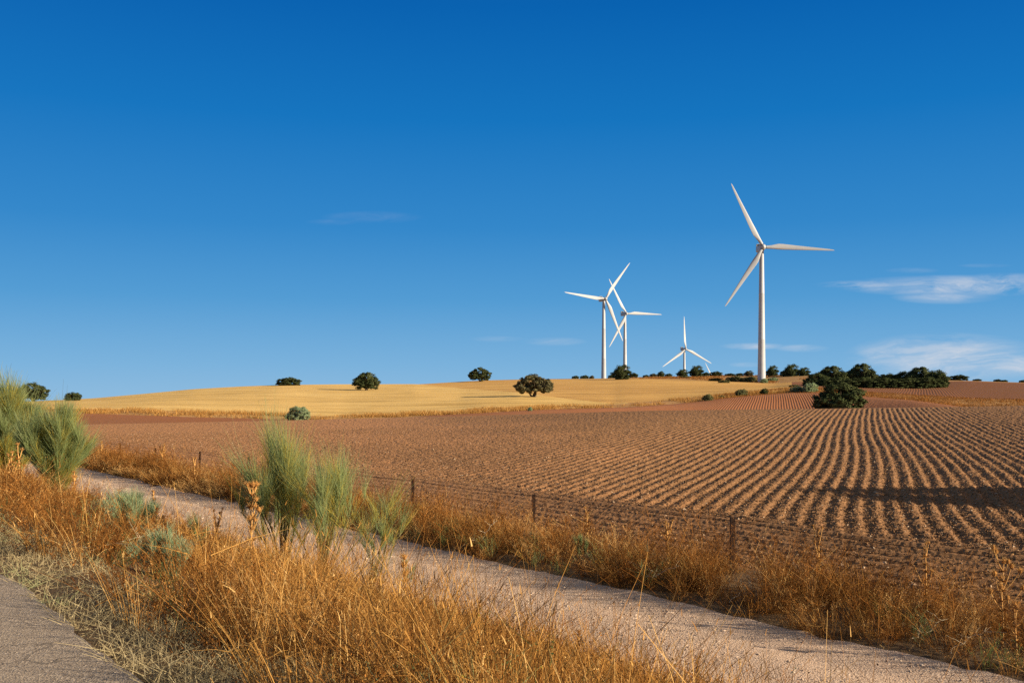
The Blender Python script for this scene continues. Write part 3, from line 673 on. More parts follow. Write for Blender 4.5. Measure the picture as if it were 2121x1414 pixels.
scrub(1522, 790, 34, 12, 'dark low scrub on the ridge left of the big tower foot', 'scrub', 'low')
scrub(1553, 791, 34, 12, 'olive scrub touching the left of the big tower foot', 'scrub', 'low')
scrub(1583, 793, 18, 10, 'small pale bush in front of the big tower foot', 'greygreen', 'lump')
scrub(1601, 789, 22, 8, 'low pale scrub right of the big tower foot', 'greygreen', 'low')
scrub(1482, 789, 26, 7, 'low yellow scrub on the ridge under the far blade', 'scrub', 'low')
scrub(1418, 783, 20, 6, 'low yellow scrub below the oak at the distant turbine', 'scrub', 'low')
scrub(1500, 793, 22, 7, 'dark patch of scrub beside the ridge track', 'scrub', 'low')
scrub(1645, 802, 20, 6, 'low tuft of scrub beside the ridge track bend', 'scrub', 'low')

# ------------------------------------------------------------------ fence
fence = tag(empty('wire_fence', (0, 0, 0)), 'low wire fence on rusty posts between the gravel path and the ploughed field', 'fence')
post_s = []
s0 = 4.68 * TV[0] + 20.2 * TV[1]
for k in range(-3, 16):
    s_ = s0 + k * 6.4 + (0.25 * math.sin(k * 2.1)); x, y = nx(FENCE_N, s_), ny(FENCE_N, s_); z = float(near_z(x, y)); post_s.append((x, y, z))
    mb = MB(); hw = 0.045; lean = 0.03 * math.sin(k * 1.7)
    # angle-iron section
    sec = np.array([(-hw, -hw), (hw, -hw), (hw, -hw + 0.012), (-hw + 0.012, -hw + 0.012), (-hw + 0.012, hw), (-hw, hw)])
    Vb = np.array([(a, b, -0.3) for a, b in sec]); Vt = np.array([(a + lean, b + lean * 0.4, 1.14 + 0.05 * math.sin(k * 5)) for a, b in sec])
    Q = [(i, (i + 1) % 6, 6 + (i + 1) % 6, 6 + i) for i in range(6)] + [(6, 7, 8, 9), (6, 9, 10, 11)]
    mb.add(np.concatenate([Vb, Vt]) + np.array([x, y, z]), Q); mb.build('post', M['rust'], fence)
for h_ in (0.25, 0.5, 0.78, 1.06):
    mb = MB(); P = np.array(post_s); pts = []
    for a, b in zip(P[:-1], P[1:]):
        t = np.linspace(0, 1, 9)[:-1, None]; pts.append(a * (1 - t) + b * t + np.array([0, 0, 1]) * (h_ - 0.05 * np.sin(t * np.pi)))
    C = np.concatenate(pts); tubes(mb, C[None], np.full((1, len(C)), 0.0045 if h_ < 1 else 0.006), 4); mb.build('wire', M['rust'], fence)

# ------------------------------------------------------------------ grass and weeds (uncountable)
def inside(x, y, margin=0.06):
    u = x / np.maximum(y, 0.1); return (y > 4.0) & (np.abs(u) < 0.515 + margin + 0.6 / np.maximum(y, 1))

def scatter(n0, n1, s0, s1, dens, dfun):
    A = (n1 - n0) * (s1 - s0); N = int(A * dens); n = rng.uniform(n0, n1, N); s_ = rng.uniform(s0, s1, N)
    x, y = nx(n, s_), ny(n, s_); ok = inside(x, y); x, y, n, s_ = x[ok], y[ok], n[ok], s_[ok]
    keep = rng.uniform(0, 1, len(x)) < dfun(x, y, n, s_)
    return x[keep], y[keep], n[keep], s_[keep]

def lean_vec(N, spread, up=1.0):
    a = rng.uniform(0, 2 * np.pi, N); r = np.abs(rng.normal(0, spread, N))
    return np.stack([np.cos(a) * r, np.sin(a) * r, np.full(N, up)], 1)

def clump(x, y, M, spread, hc, tc, lean=0.22, hvar=(0.45, 1.15), tvar=0.10):
    """stalks fanning out of tuft centres: positions, direction, height, tint"""
    N = len(x); idx = np.repeat(np.arange(N), M); k = len(idx)
    off = rng.normal(0, 1, (k, 2)) * np.broadcast_to(spread, (N,))[idx][:, None]
    cl = rng.normal(0, lean * 0.6, (N, 2))[idx]
    d = np.concatenate([cl + off * lean / np.broadcast_to(spread, (N,))[idx][:, None] * 0.8 + rng.normal(0, 0.06, (k, 2)), np.ones((k, 1))], 1)
    return x[idx] + off[:, 0], y[idx] + off[:, 1], d, hc[idx] * rng.uniform(*hvar, k), np.clip(tc[idx] + rng.normal(0, tvar, k), 0, 1)

def plants(mb, x, y, d0, h, wd, kind, tint, branches=6):
    """dry stalks; kind 'straw' = plain stalks with seed heads, 'weed' = branching with flecks"""
    N = len(x); base = np.stack([x, y, near_z(x, y) - 0.03], 1)
    bend = d0 * np.array([0.45, 0.45, 0.0]) + lean_vec(N, 0.10, 0.0); bend[:, 2] = -0.10 * rng.uniform(0, 1, N)
    C = ribbons(mb, base, d0, h, bend, wd, 4, 0.3, tint)
    if kind == 'straw':
        m_ = rng.uniform(0, 1, N) < 0.22; T = C[m_, -1]; n2 = len(T)              # small drooping seed heads
        ribbons(mb, T, d0[m_] * 0.7 + lean_vec(n2, 0.3, 0.2), 0.08 * rng.uniform(0.6, 1.3, n2), np.tile([0, 0, -0.3], (n2, 1)), np.minimum(wd[m_] * 1.2, 0.009), 2, 0.3, np.clip(tint[m_] + 0.1, 0, 1))
        idx = np.repeat(np.arange(N), 2); n2 = len(idx); j = rng.integers(0, 3, n2)   # dry leaves
        ribbons(mb, C[idx, j], lean_vec(n2, 0.9, 0.6), h[idx] * rng.uniform(0.15, 0.45, n2), np.tile([0, 0, -0.5], (n2, 1)) * rng.uniform(0.2, 1.2, n2)[:, None], wd[idx] * 0.9, 2, 0.1, np.clip(tint[idx] + rng.normal(0, 0.1, n2), 0, 1))
    else:
        B = branches; idx = np.repeat(np.arange(N), B); n2 = len(idx); tt = rng.uniform(1.0, 4.0, n2); j = tt.astype(int).clip(0, 3); fr = (tt - j)[:, None]
        P = C[idx, j] * (1 - fr) + C[idx, j + 1] * fr
        C2 = ribbons(mb, P, lean_vec(n2, 0.75, 0.8), h[idx] * rng.uniform(0.12, 0.34, n2), lean_vec(n2, 0.2, 0.1), wd[idx] * 0.7, 2, 0.4, tint[idx])
        k3 = np.repeat(np.arange(n2), 3); P3 = C2[k3, rng.integers(1, 3, len(k3))] + rng.normal(0, 0.018, (len(k3), 3))
        cards(mb, P3, wd[idx][k3] * rng.uniform(1.4, 3.6, len(k3)), None, np.clip(tint[idx][k3] + rng.normal(0.05, 0.18, len(k3)), 0, 1), 0.6)

def wscale(y): return np.clip(0.0046 + 0.00020 * y, 0.0052, 0.02)

# plants that stand clear of the grass: (image column, distance across, half width, clear depth)
CLEAR = [(590, 7.15, 0.7, 2.6), (668, 7.4, 0.65, 2.4), (772, 7.4, 0.5, 2.4), (272, 5.0, 0.8, 2.6), (342, 3.4, 0.5, 1.8), (412, 5.2, 0.25, 1.4), (212, 3.9, 0.2, 1.2), (122, 6.6, 0.9, 2.0),
         (518, 6.0, 0.12, 1.5), (845, 6.6, 0.12, 1.5), (447, 5.6, 0.16, 1.5), (320, 7.4, 0.12, 1.5)]
POSTS = [(1535, 15.4, 0.34, 3.0), (1085, 15.4, 0.22, 2.3), (808, 15.4, 0.22, 2.0), (2075, 13.8, 0.3, 1.2)]
def clearings(x, y, items=CLEAR):
    k = np.ones(len(x))
    for px, n, hw, dp in items:
        u = (px - CX) / F; Y = n / (NV[0] * u + NV[1]); c = np.array([u * Y, Y]); d = c / np.linalg.norm(c)
        al = x * d[0] + y * d[1] - np.linalg.norm(c); pe = np.abs(x * d[1] - y * d[0])
        k = np.where((al > -dp) & (al < hw * 0.6) & (pe < hw), 0.06, k)
    return k
# road-side bank
def bank_cover(x, y, n, s_):
    near = np.interp(y, [5, 12, 20, 35, 70], [1.0, 0.8, 0.55, 0.35, 0.2])
    patch = np.clip(fbm(x * 1.0, y * 1.0, 44) * 3.8 - 1.15, 0.08, 1)
    e = 2.2 + 0.7 * (fbm(s_ * 0.8, s_ * 0, 61) - 0.5)
    return near * patch * clearings(x, y) * (n > e) * (n < 8.5 + 0.7 * (fbm(s_ * 0.7, s_ * 0, 71) - 0.5))
BANK_H = ([2.1, 2.9, 5.0, 6.5, 7.6, 8.8], [0.55, 1.0, 0.98, 0.76, 0.46, 0.28])
def golden(x, y): return np.clip((x / y + 0.30) * 5 + 0.5, 0.12, 1)        # straw in the middle, rusty weeds to the left
mb = MB()
x, y, n, s_ = scatter(1.95, 9.2, -12, 150, 25, lambda *a: bank_cover(*a) * golden(a[0], a[1]))
hc = (0.66 + 0.55 * (fbm(x * 0.5, y * 0.5, 50) - 0.4)) * rng.choice([0.45, 0.7, 0.9, 1.1, 1.4], len(x)) * np.interp(n, *BANK_H)
tcl = np.clip(0.26 + 0.62 * fbm(x * 0.6, y * 0.6, 52) + rng.normal(0, 0.22, len(x)), 0.03, 1)
x, y, d0, h, tint = clump(x, y, 26, rng.uniform(0.03, 0.10, len(x)), hc, tcl, 0.26)
plants(mb, x, y, d0, h, wscale(y) * rng.uniform(0.6, 1.25, len(x)), 'straw', tint)
x, y, n, s_ = scatter(2.6, 5.6, -12, 40, 6, lambda *a: bank_cover(*a))                   # long single stems standing out
d0 = lean_vec(len(x), 0.25); plants(mb, x, y, d0, rng.uniform(0.75, 1.15, len(x)) * np.interp(n, *BANK_H), wscale(y) * 1.25, 'straw', rng.uniform(0.6, 1, len(x)))
tag(mb.build('dry_grass', M['straw']), 'tall golden dry grass covering the bank between road and path', 'grass', None, 'stuff')
mb = MB()
x, y, n, s_ = scatter(1.95, 9.0, -12, 150, 20, lambda *a: bank_cover(*a) * np.clip(1.6 - golden(a[0], a[1]), 0.7, 1))
hc = (0.60 + 0.4 * (fbm(x * 0.5, y * 0.5, 58) - 0.4)) * rng.uniform(0.55, 1.2, len(x)) * np.interp(n, *BANK_H)
tcl = np.clip(0.14 - 0.16 * (golden(x, y) < 0.6) + 0.75 * fbm(x * 0.7, y * 0.7, 53) + rng.normal(0, 0.22, len(x)), 0, 1)
x, y, d0, h, tint = clump(x, y, 9, rng.uniform(0.03, 0.09, len(x)), hc, tcl, 0.38)
plants(mb, x, y, d0, h, wscale(y) * rng.uniform(0.6, 1.1, len(x)), 'weed', tint)
tag(mb.build('dry_weeds', M['weed']), 'rusty brown branching dry weeds mixed into the roadside grass', 'weeds', None, 'stuff')

# fence margin
def margin_cover(x, y, n, s_):
    near = np.interp(y, [8, 16, 30, 60, 90], [1.0, 0.8, 0.5, 0.3, 0.2])
    e0 = 12.4 + 0.9 * (fbm(s_ * 0.6, s_ * 0, 81) - 0.5)
    return near * clearings(x, y, POSTS) * np.clip(fbm(x * 0.9, y * 0.9, 47) * 4.0 - 1.2, 0.28, 1) * (n > e0) * (n < 15.9) * np.interp(n, [14.2, 15.9], [1, 0.45])
MARG_H = ([12.2, 12.8, 13.5, 14.3, 15.0, 15.9], [0.32, 0.62, 1.02, 1.0, 0.62, 0.42])
mb = MB()
x, y, n, s_ = scatter(12.0, 16.2, -12, 130, 20, margin_cover)
hc = (0.66 + 0.5 * (fbm(x * 0.5, y * 0.5, 90) - 0.4)) * rng.choice([0.4, 0.6, 0.8, 1.0, 1.35], len(x)) * np.interp(n, *MARG_H)
tcl = np.clip(0.0 + 0.66 * fbm(x * 0.7, y * 0.7, 92) + rng.normal(0, 0.24, len(x)), 0.03, 1)
x, y, d0, h, tint = clump(x, y, 24, rng.uniform(0.03, 0.11, len(x)), hc, tcl, 0.26)
plants(mb, x, y, d0, h, wscale(y) * rng.uniform(0.6, 1.2, len(x)), 'straw', tint)
tag(mb.build('margin_grass', M['straw']), 'dry brown grass growing along the fence beyond the path', 'grass', None, 'stuff')
mb = MB()
x, y, n, s_ = scatter(12.2, 16.2, -12, 130, 21, margin_cover)
hc = (0.85 + 0.5 * (fbm(x * 0.4, y * 0.4, 95) - 0.4)) * rng.choice([0.4, 0.6, 0.8, 1.0, 1.4], len(x)) * np.interp(n, *MARG_H)
tcl = np.clip(0.12 + 0.7 * fbm(x * 0.8, y * 0.8, 96) + rng.normal(0, 0.24, len(x)), 0, 1)
x, y, d0, h, tint = clump(x, y, 9, rng.uniform(0.03, 0.10, len(x)), hc, tcl, 0.34)
plants(mb, x, y, d0, h, wscale(y) * rng.uniform(0.6, 1.1, len(x)), 'weed', tint)
x, y, n, s_ = scatter(12.6, 15.6, -12, 130, 1.3, lambda *a: margin_cover(*a) * (clearings(a[0], a[1], POSTS) > 0.5))                          # taller open plants
x, y, d0, h, tint = clump(x, y, 5, 0.07, rng.uniform(0.75, 1.2, len(x)), rng.uniform(0.15, 0.7, len(x)), 0.35, (0.7, 1.05))
plants(mb, x, y, d0, h, wscale(y) * 1.1, 'weed', tint, 12)
x, y, n, s_ = scatter(12.3, 14.4, -12, 80, 1.3, lambda x, y, n, s_: 0.8 * (clearings(x, y, POSTS) > 0.5))           # pale dried-out cushions
x, y, d0, h, tint = clump(x, y, 12, 0.06, rng.uniform(0.25, 0.55, len(x)), rng.uniform(0.85, 1.0, len(x)), 0.75, (0.6, 1.1))
plants(mb, x, y, d0, h, wscale(y) * 0.9, 'weed', tint, 8)
tag(mb.build('margin_weeds', M['weed']), 'tangled rusty weeds standing along the fence beyond the path', 'weeds', None, 'stuff')

# scattered green weeds still alive among the dry ones
mb = MB()
for (n0, n1, dn, cf, sd_) in ((2.3, 8.0, 1.4, bank_cover, 41), (12.4, 14.6, 1.8, margin_cover, 43)):
    x, y, n, s_ = scatter(n0, n1, -12, 70, dn, lambda *a: cf(*a) * (fbm(a[0] * 0.5, a[1] * 0.5, sd_) > 0.5))
    x, y, d0, h, tint = clump(x, y, 16, 0.05, rng.uniform(0.25, 0.62, len(x)), rng.uniform(0.0, 0.8, len(x)), 0.3)
    plants(mb, x, y, d0, h, wscale(y) * 0.9, 'weed', tint, 4)
tag(mb.build('green_weeds', M['broom']), 'sparse olive green weeds still alive between the dry grass', 'weeds', None, 'stuff')

# mown hay beside the asphalt
mb = MB()
x, y, n, s_ = scatter(1.5, 3.1, -10, 60, 1900, lambda x, y, n, s_: np.interp(y, [5, 9, 16, 40], [1.0, 0.75, 0.35, 0.12]) * np.clip(fbm(x * 2, y * 2, 33) * 2.2 - 0.45, 0.1, 1) * (n > 1.62 + 0.1 * fbm(s_ * 2, s_ * 0, 3)) * (n < 2.75))
N = len(x); base = np.stack([x, y, near_z(x, y) + 0.0], 1)
up = rng.uniform(0, 1, N); d0 = lean_vec(N, 0.9, 0.0); d0[:, 2] = np.where(up < 0.5, 0.12, 0.9)
green = (vnoise(x * 2.1, y * 2.1, 19) > 0.72) & (rng.uniform(0, 1, N) < 0.8)
ribbons(mb, base, d0, rng.uniform(0.05, 0.17, N), np.tile([0, 0, -0.1], (N, 1)), 0.0055, 3, 0.3, np.where(green, 0.93, np.clip(rng.normal(0.45, 0.2, N), 0, 0.82)))
tag(mb.build('mown_grass', M['mown']), 'short mown grass and hay beside the asphalt edge', 'grass', None, 'stuff')

# low dry tufts creeping over the path edges
mb = MB()
x, y, n, s_ = scatter(8.6, 12.9, -10, 90, 260, lambda x, y, n, s_: np.interp(y, [8, 16, 40, 90], [1.0, 0.6, 0.25, 0.1]) * np.exp(-np.minimum(np.abs(n - 8.75), np.abs(n - 12.5)) / 0.16))
N = len(x); ribbons(mb, np.stack([x, y, near_z(x, y)], 1), lean_vec(N, 0.6, 0.7), rng.uniform(0.05, 0.16, N), lean_vec(N, 0.25, -0.1), wscale(y) * 0.7, 3, 0.2, np.clip(rng.normal(0.5, 0.22, N), 0, 1))
tag(mb.build('path_edge_grass', M['straw']), 'short dry tufts creeping over the edges of the gravel path', 'grass', None, 'stuff')

# grass on the far bank below the stubble
mb = MB()
px = rng.uniform(-60, 1660, 9000); t = rng.uniform(-0.1, 1.15, 9000); Yb, Zb = far_profile(px)
Yp = Yb[:, 3] * (1 - t) + Yb[:, 4] * t; zp = np.array([np.interp(a, b, c) for a, b, c in zip(Yp, Yb, Zb)]); xp = (px - CX) / F * Yp
cl = fbm(xp * 0.12, Yp * 0.12, 7); kk = rng.uniform(0, 1, 9000) < np.clip(cl * 4.2 - 1.5, 0.04, 1); xp, Yp, zp, cl = xp[kk], Yp[kk], zp[kk], cl[kk]
idx = np.repeat(np.arange(len(xp)), 9); N = len(idx)
base = np.stack([xp, Yp, zp], 1)[idx] + rng.normal(0, 0.28, (N, 3)) * np.array([1.2, 1, 0.05])
ribbons(mb, base, lean_vec(N, 0.35), rng.uniform(0.15, 1.0, N) * (0.25 + 1.4 * cl[idx]), lean_vec(N, 0.25, -0.05), 0.055, 2, 0.3, np.clip(0.35 + 0.5 * cl[idx] + rng.normal(0, 0.22, N), 0, 1))
tag(mb.build('bank_grass', M['straw']), 'band of dry golden grass between the stubble field and the red soil', 'grass', None, 'stuff')
mb = MB()
px = rng.uniform(1480, 2200, 6000); t = rng.uniform(-0.2, 1.2, 6000); Yb, Zb = far_profile(px)
Yp = Yb[:, 3] * (1 - t) + Yb[:, 4] * t; zp = np.array([np.interp(a, b, c) for a, b, c in zip(Yp, Yb, Zb)]); xp = (px - CX) / F * Yp
idx = np.repeat(np.arange(len(xp)), 6); N = len(idx); base = np.stack([xp, Yp, zp], 1)[idx] + rng.normal(0, 0.4, (N, 3)) * np.array([1.2, 1, 0.02])
ribbons(mb, base, lean_vec(N, 0.35), rng.uniform(0.15, 0.5, N), lean_vec(N, 0.2, -0.05), 0.07, 2, 0.3, np.clip(rng.normal(0.45, 0.2, N), 0, 1))
tag(mb.build('hedge_grass', M['weed']), 'strip of dry grass separating the red fields on the right hill', 'grass', None, 'stuff')
mb = MB()
px = rng.uniform(1290, 1690, 3000); t = rng.uniform(0, 1, 3000); Yb, Zb = far_profile(px)
Yp = Yb[:, 6] * (1 - t) + Yb[:, 7] * t; zp = np.array([np.interp(a, b, c) for a, b, c in zip(Yp, Yb, Zb)]); xp = (px - CX) / F * Yp
kk = fbm(xp * 0.05, Yp * 0.03, 17) > 0.45; xp, Yp, zp = xp[kk], Yp[kk], zp[kk]
idx = np.repeat(np.arange(len(xp)), 8); N = len(idx); base = np.stack([xp, Yp, zp], 1)[idx] + rng.normal(0, 0.6, (N, 3)) * np.array([1.2, 1, 0.02])
ribbons(mb, base, lean_vec(N, 0.4), rng.uniform(0.3, 1.0, N), lean_vec(N, 0.2, -0.05), 0.14, 2, 0.3, np.clip(rng.normal(0.5, 0.25, N), 0, 1))
tag(mb.build('ridge_grass', M['weed']), 'dry weeds on the ridge around the big turbine foot', 'grass', None, 'stuff')

# stones and clods
mb = MB(); x, y, n, s_ = scatter(9.0, 12.1, -8, 60, 420, lambda x, y, n, s_: np.interp(y, [8, 14, 25, 60], [1, 0.7, 0.35, 0.1]) * np.clip(fbm(x * 1.3, y * 1.3, 24) * 2 - 0.6, 0.08, 1) * np.clip(1.1 - 0.9 * (np.exp(-((n - 9.78) / 0.35) ** 2) + np.exp(-((n - 11.34) / 0.35) ** 2)), 0.1, 1))
stones(mb, np.stack([x, y, near_z(x, y) + 0.022], 1), rng.gamma(2.0, 0.0085, len(x)) + 0.009 + 0.0005 * y, np.clip(rng.normal(0.6, 0.22, len(x)), 0, 1))
tag(mb.build('gravel', M['pebble']), 'loose pale pebbles lying on the gravel path', 'gravel', None, 'stuff')
mb = MB(); N = 85000
uu = rng.uniform(-0.56, 0.56, N); q = rng.uniform(0, 1, N); Ya, Yb_ = Yf(uu), np.minimum(Yc(uu), 95.0); Yp = 1 / (1 / Ya * (1 - q) + 1 / Yb_ * q) ; ok = Yb_ > Ya; uu, Yp = uu[ok], Yp[ok]; xp = uu * Yp
hk = (uu * Yp * NV[0] + Yp * NV[1] > 22) | (rng.uniform(0, 1, len(uu)) < 0.3); uu, Yp, xp = uu[hk], Yp[hk], xp[hk]
iu = (uu - U[0]) / (U[1] - U[0]); qi = (1 / Yf(uu) - 1 / Yp) / (1 / Yf(uu) - 1 / Yc(uu)) * 459
i0, j0 = np.clip(qi.astype(int), 0, 458), np.clip(iu.astype(int), 0, len(U) - 2); fr, fc = qi - i0, iu - j0
zp = Zg[i0, j0] * (1 - fr) * (1 - fc) + Zg[i0 + 1, j0] * fr * (1 - fc) + Zg[i0, j0 + 1] * (1 - fr) * fc + Zg[i0 + 1, j0 + 1] * fr * fc
stones(mb, np.stack([xp, Yp, zp + 0.01], 1), rng.gamma(2.0, 0.013, len(xp)) + 0.016 + 0.0005 * Yp, np.where(rng.uniform(0, 1, len(xp)) < 0.06, 1.0, np.clip(rng.normal(0.5, 0.22, len(xp)), 0, 0.8)), 0.7)
tag(mb.build('clods', M['clod']), 'clods and pale stones scattered over the ploughed field', 'clods', None, 'stuff')

# ------------------------------------------------------------------ broom shrubs
def broom(x, y, height, width, label, stems=14, tufts=60, strands=60, seed=1, yellow=0.25, low=0.25, mat='broom', sw=None, name='broom_shrub', lean=0.0, airy=False):
    r = np.random.default_rng(seed); z = ground(x, y) - 0.05
    root = tag(empty(name, (x, y, z)), label, 'shrub', 'green broom shrubs on the roadside bank')
    sb, fb = MB(), MB(); px_m = y / (F * 0.483); sw = sw or max(0.005, px_m * 0.33)
    tips, dirs = [], []
    for k in range(stems):
        a = r.uniform(0, 6.3); sp_ = r.uniform(0.05, 1.0); top = np.array([math.cos(a) * width / 2 * sp_ + lean, math.sin(a) * width / 2 * sp_ * 0.8, height * r.uniform(0.58, 0.86) * (1.08 - 0.32 * sp_)])
        t = np.linspace(0, 1, 8)[:, None]; b0 = np.array([math.cos(a) * 0.08, math.sin(a) * 0.08, 0])
        C = b0 * (1 - t) + top * t; C[:, :2] -= (top[:2] * (t * (1 - t)) * 0.55); C += r.normal(0, 0.012, C.shape) * height * 0.4 * t
        tubes(sb, C[None], (np.linspace(0.016, 0.004, 8) * (height / 2.4) + px_m * 0.1)[None], 5)
        for q in range(max(1, tufts // stems)):
            f = low + (1 - low) * r.uniform(0, 1) ** 0.7; i = int(f * 6.99); p = C[i] + (C[i + 1] - C[i]) * (f * 7 - i if f * 7 - i <= 1 else 1)
            d = np.array([math.cos(a), math.sin(a), 0]) * r.uniform(-0.1, 0.5) + np.array([r.normal() * 0.24, r.normal() * 0.24, 1.0]); d /= np.linalg.norm(d)
            tips.append(p); dirs.append((d, f))
            if r.uniform() < 0.5:
                t5 = np.linspace(0, 1, 4)[:, None]; tubes(sb, (p + d * 0.3 * height * 0.3 * t5)[None], np.linspace(0.006, 0.002, 4)[None] * (height / 2.4) + px_m * 0.05, 4)
    for p, (d, f) in zip(tips, dirs):
        N = int(strands * r.uniform(0.6, 1.4)); L = height * r.uniform(0.20, 0.36); thin = airy and f < 0.74 and r.uniform() < 0.9
        if airy and f < 0.74: N = max(4, int(N * 0.28)); L *= 0.8
        dd = d[None] + r.normal(0, 0.19, (N, 3)); t0 = r.uniform(0, 0.35, N)
        b = p + d[None] * (t0 * L)[:, None] + r.normal(0, 0.02, (N, 3)) * height * 0.35
        yl = r.uniform(0, 1) < yellow * (1.5 - 1.2 * f)
        yl = True if thin else yl
        tn = np.clip(r.normal(0.52 + 0.2 * f, 0.14, N), 0, 0.8); tn = np.where((r.uniform(0, 1, N) < 0.55) & yl, 0.97, tn)
        ribbons(fb, b, dd, L * r.uniform(0.45, 1.0, N), r.normal(0, 0.08, (N, 3)), sw, 3, 0.35, tn, r.uniform(0, 6.3, N))
    sb.build('stems', M['stem'], root, True); fb.build('foliage', M[mat], root)
    return root
def bspot(px, n):
    u = (px - CX) / F; Y = n / (NV[0] * u + NV[1]); return u * Y, Y
x, y = bspot(14, 6.1); broom(x, y, 3.15, 3.0, 'huge green broom shrub at the left edge in front of the gravel path', 46, 500, 115, 5, 0.6, 0.05)
x, y = bspot(122, 6.6); broom(x, y, 2.7, 2.3, 'lower grey-green broom leaning out of the right side of the huge broom', 32, 330, 95, 6, 0.55, 0.03)
x, y = bspot(-20, 5.6); broom(x, y, 2.7, 2.2, 'green broom cut by the left edge of the photo, beside the huge broom', 24, 190, 110, 7, 0.15, 0.12)
x, y = bspot(590, 7.15); broom(x, y, 2.65, 1.7, 'tall airy broom with dense grey-green top in the middle of the bank', 20, 130, 52, 21, 0.6, 0.40, airy=True)
x, y = bspot(668, 7.4); broom(x, y, 2.4, 2.0, 'airy broom with yellowish middle right of the tallest central broom', 16, 110, 40, 22, 0.8, 0.38, lean=0.4, airy=True)
x, y = bspot(772, 7.4); broom(x, y, 1.9, 0.8, 'slender bright green broom leaning right beside the path', 8, 36, 32, 23, 0.7, 0.2, lean=0.25, airy=True)
x, y = bspot(560, 7.6); broom(x, y, 1.8, 0.9, 'thin low broom at the left foot of the tallest central broom', 7, 24, 40, 24, 0.5, 0.4, lean=-0.15, airy=True)
x, y = bspot(272, 5.0); broom(x, y, 0.85, 1.15, 'low bluish-green broom cushion left of the centre, near the path', 32, 230, 100, 25, 0.0, 0.03, 'greygreen')
x, y = bspot(342, 3.4); broom(x, y, 0.58, 0.72, 'small grey-green broom clump in the foreground grass', 24, 150, 80, 26, 0.0, 0.02, 'greygreen')
x, y = bspot(412, 5.2); broom(x, y, 0.95, 0.45, 'narrow green broom tuft behind the small grey-green clump', 8, 22, 50, 27, 0.0, 0.05)
x, y = bspot(212, 3.9); broom(x, y, 0.85, 0.4, 'pale wispy broom tuft left of the small grey-green clump', 6, 14, 30, 28, 0.2, 0.1, 'greygreen')
x, y = bspot(1205, 13.6); broom(x, y, 0.7, 0.5, 'small dark green tuft hidden in the weeds along the fence', 7, 18, 40, 29, 0.0, 0.05)
x, y = bspot(845, 9.6); broom(x, y, 0.55, 0.3, 'tiny green sprig on the path edge right of the slender broom', 5, 10, 30, 30, 0.0, 0.1)

# ------------------------------------------------------------------ thistles, stalks, dead twigs
def thistle(x, y, height, label, heads=6, seed=1, mat='thistle', head_r=0.045, spread=0.16, branchy=False, group='dry thistles'):
    r = np.random.default_rng(seed); z = ground(x, y) - 0.05
    root = tag(empty('thistle', (x, y, z), r.uniform(0, 6)), label, 'thistle', group)
    sb, lb = MB(), MB(); t = np.linspace(0, 1, 10)[:, None]
    C = np.array([0, 0, 0]) * (1 - t) + np.array([r.normal() * 0.05, r.normal() * 0.05, height]) * t; C[:, 0] += 0.02 * np.sin(t[:, 0] * 7)
    th_ = max(0.011, y * 0.0008); tubes(sb, C[None], np.linspace(th_ * 1.3, th_ * 0.6, 10)[None], 6)
    # spiny leaves
    N = int(110 * height); f = r.uniform(0.15, 0.95, N); P = C[(f * 9).astype(int)]; a = r.uniform(0, 6.3, N)
    ribbons(lb, P, np.stack([np.cos(a), np.sin(a), r.uniform(-0.3, 0.9, N)], 1), r.uniform(0.05, 0.16, N) * (1.15 - 0.6 * f), np.tile([0, 0, 0.2], (N, 1)) * r.normal(0, 1.5, N)[:, None], th_ * 1.5, 2, 0.1, np.clip(r.normal(0.5, 0.2, N), 0, 1))
    tips = [C[-1]]
    for k in range(heads - 1):
        f = r.uniform(0.6 if not branchy else 0.35, 0.97); st = C[int(f * 9)]; a = k * 2.4 + r.uniform(0, 0.5)
        e = st + np.array([math.cos(a), math.sin(a), 0]) * spread * r.uniform(0.4, 1.1) * (1.35 - f * 0.8) + np.array([0, 0, height * r.uniform(0.06, 0.16) + (0.15 if branchy else 0)])
        t5 = np.linspace(0, 1, 5)[:, None]; Cb = st * (1 - t5) + e * t5; Cb[:, 2] -= 0.04 * np.sin(t5[:, 0] * 3.14); tubes(sb, Cb[None], np.linspace(th_ * 0.8, th_ * 0.5, 5)[None], 5); tips.append(e)
    sb.build('stalk', M[mat], root, True); lb.build('leaves', M['weed' if mat == 'thistle' else 'dark_stalk'], root)
    for p in tips:
        if head_r <= 0: break
        hb = MB(); rr_ = head_r * r.uniform(0.5, 0.85)
        lathe(hb, [(-rr_ * 1.0, 0.004), (-rr_ * 0.75, rr_ * 0.6), (-rr_ * 0.2, rr_ * 0.85), (rr_ * 0.4, rr_ * 0.75), (rr_ * 0.9, rr_ * 0.45), (rr_ * 1.0, 0.003)], 9)
        V, Q, T, A = hb.data(); hb = MB(); hb.add(V + p + r.normal(0, rr_ * 0.06, V.shape), Q, None, 0.78)
        d = r.normal(size=(70, 3)); d /= np.linalg.norm(d, axis=1)[:, None]; d[:, 2] = d[:, 2] * 0.8 + 0.25
        ribbons(hb, p + d * rr_ * 0.6, d, rr_ * r.uniform(0.8, 1.9, 70), np.zeros((70, 3)), max(0.005, y * 0.0003), 1, 0.1, np.clip(r.normal(0.85, 0.15, 70), 0, 1))
        hb.build('flower_head', M['weed'] if mat == 'thistle' else M['dark_stalk'], root)
    return root
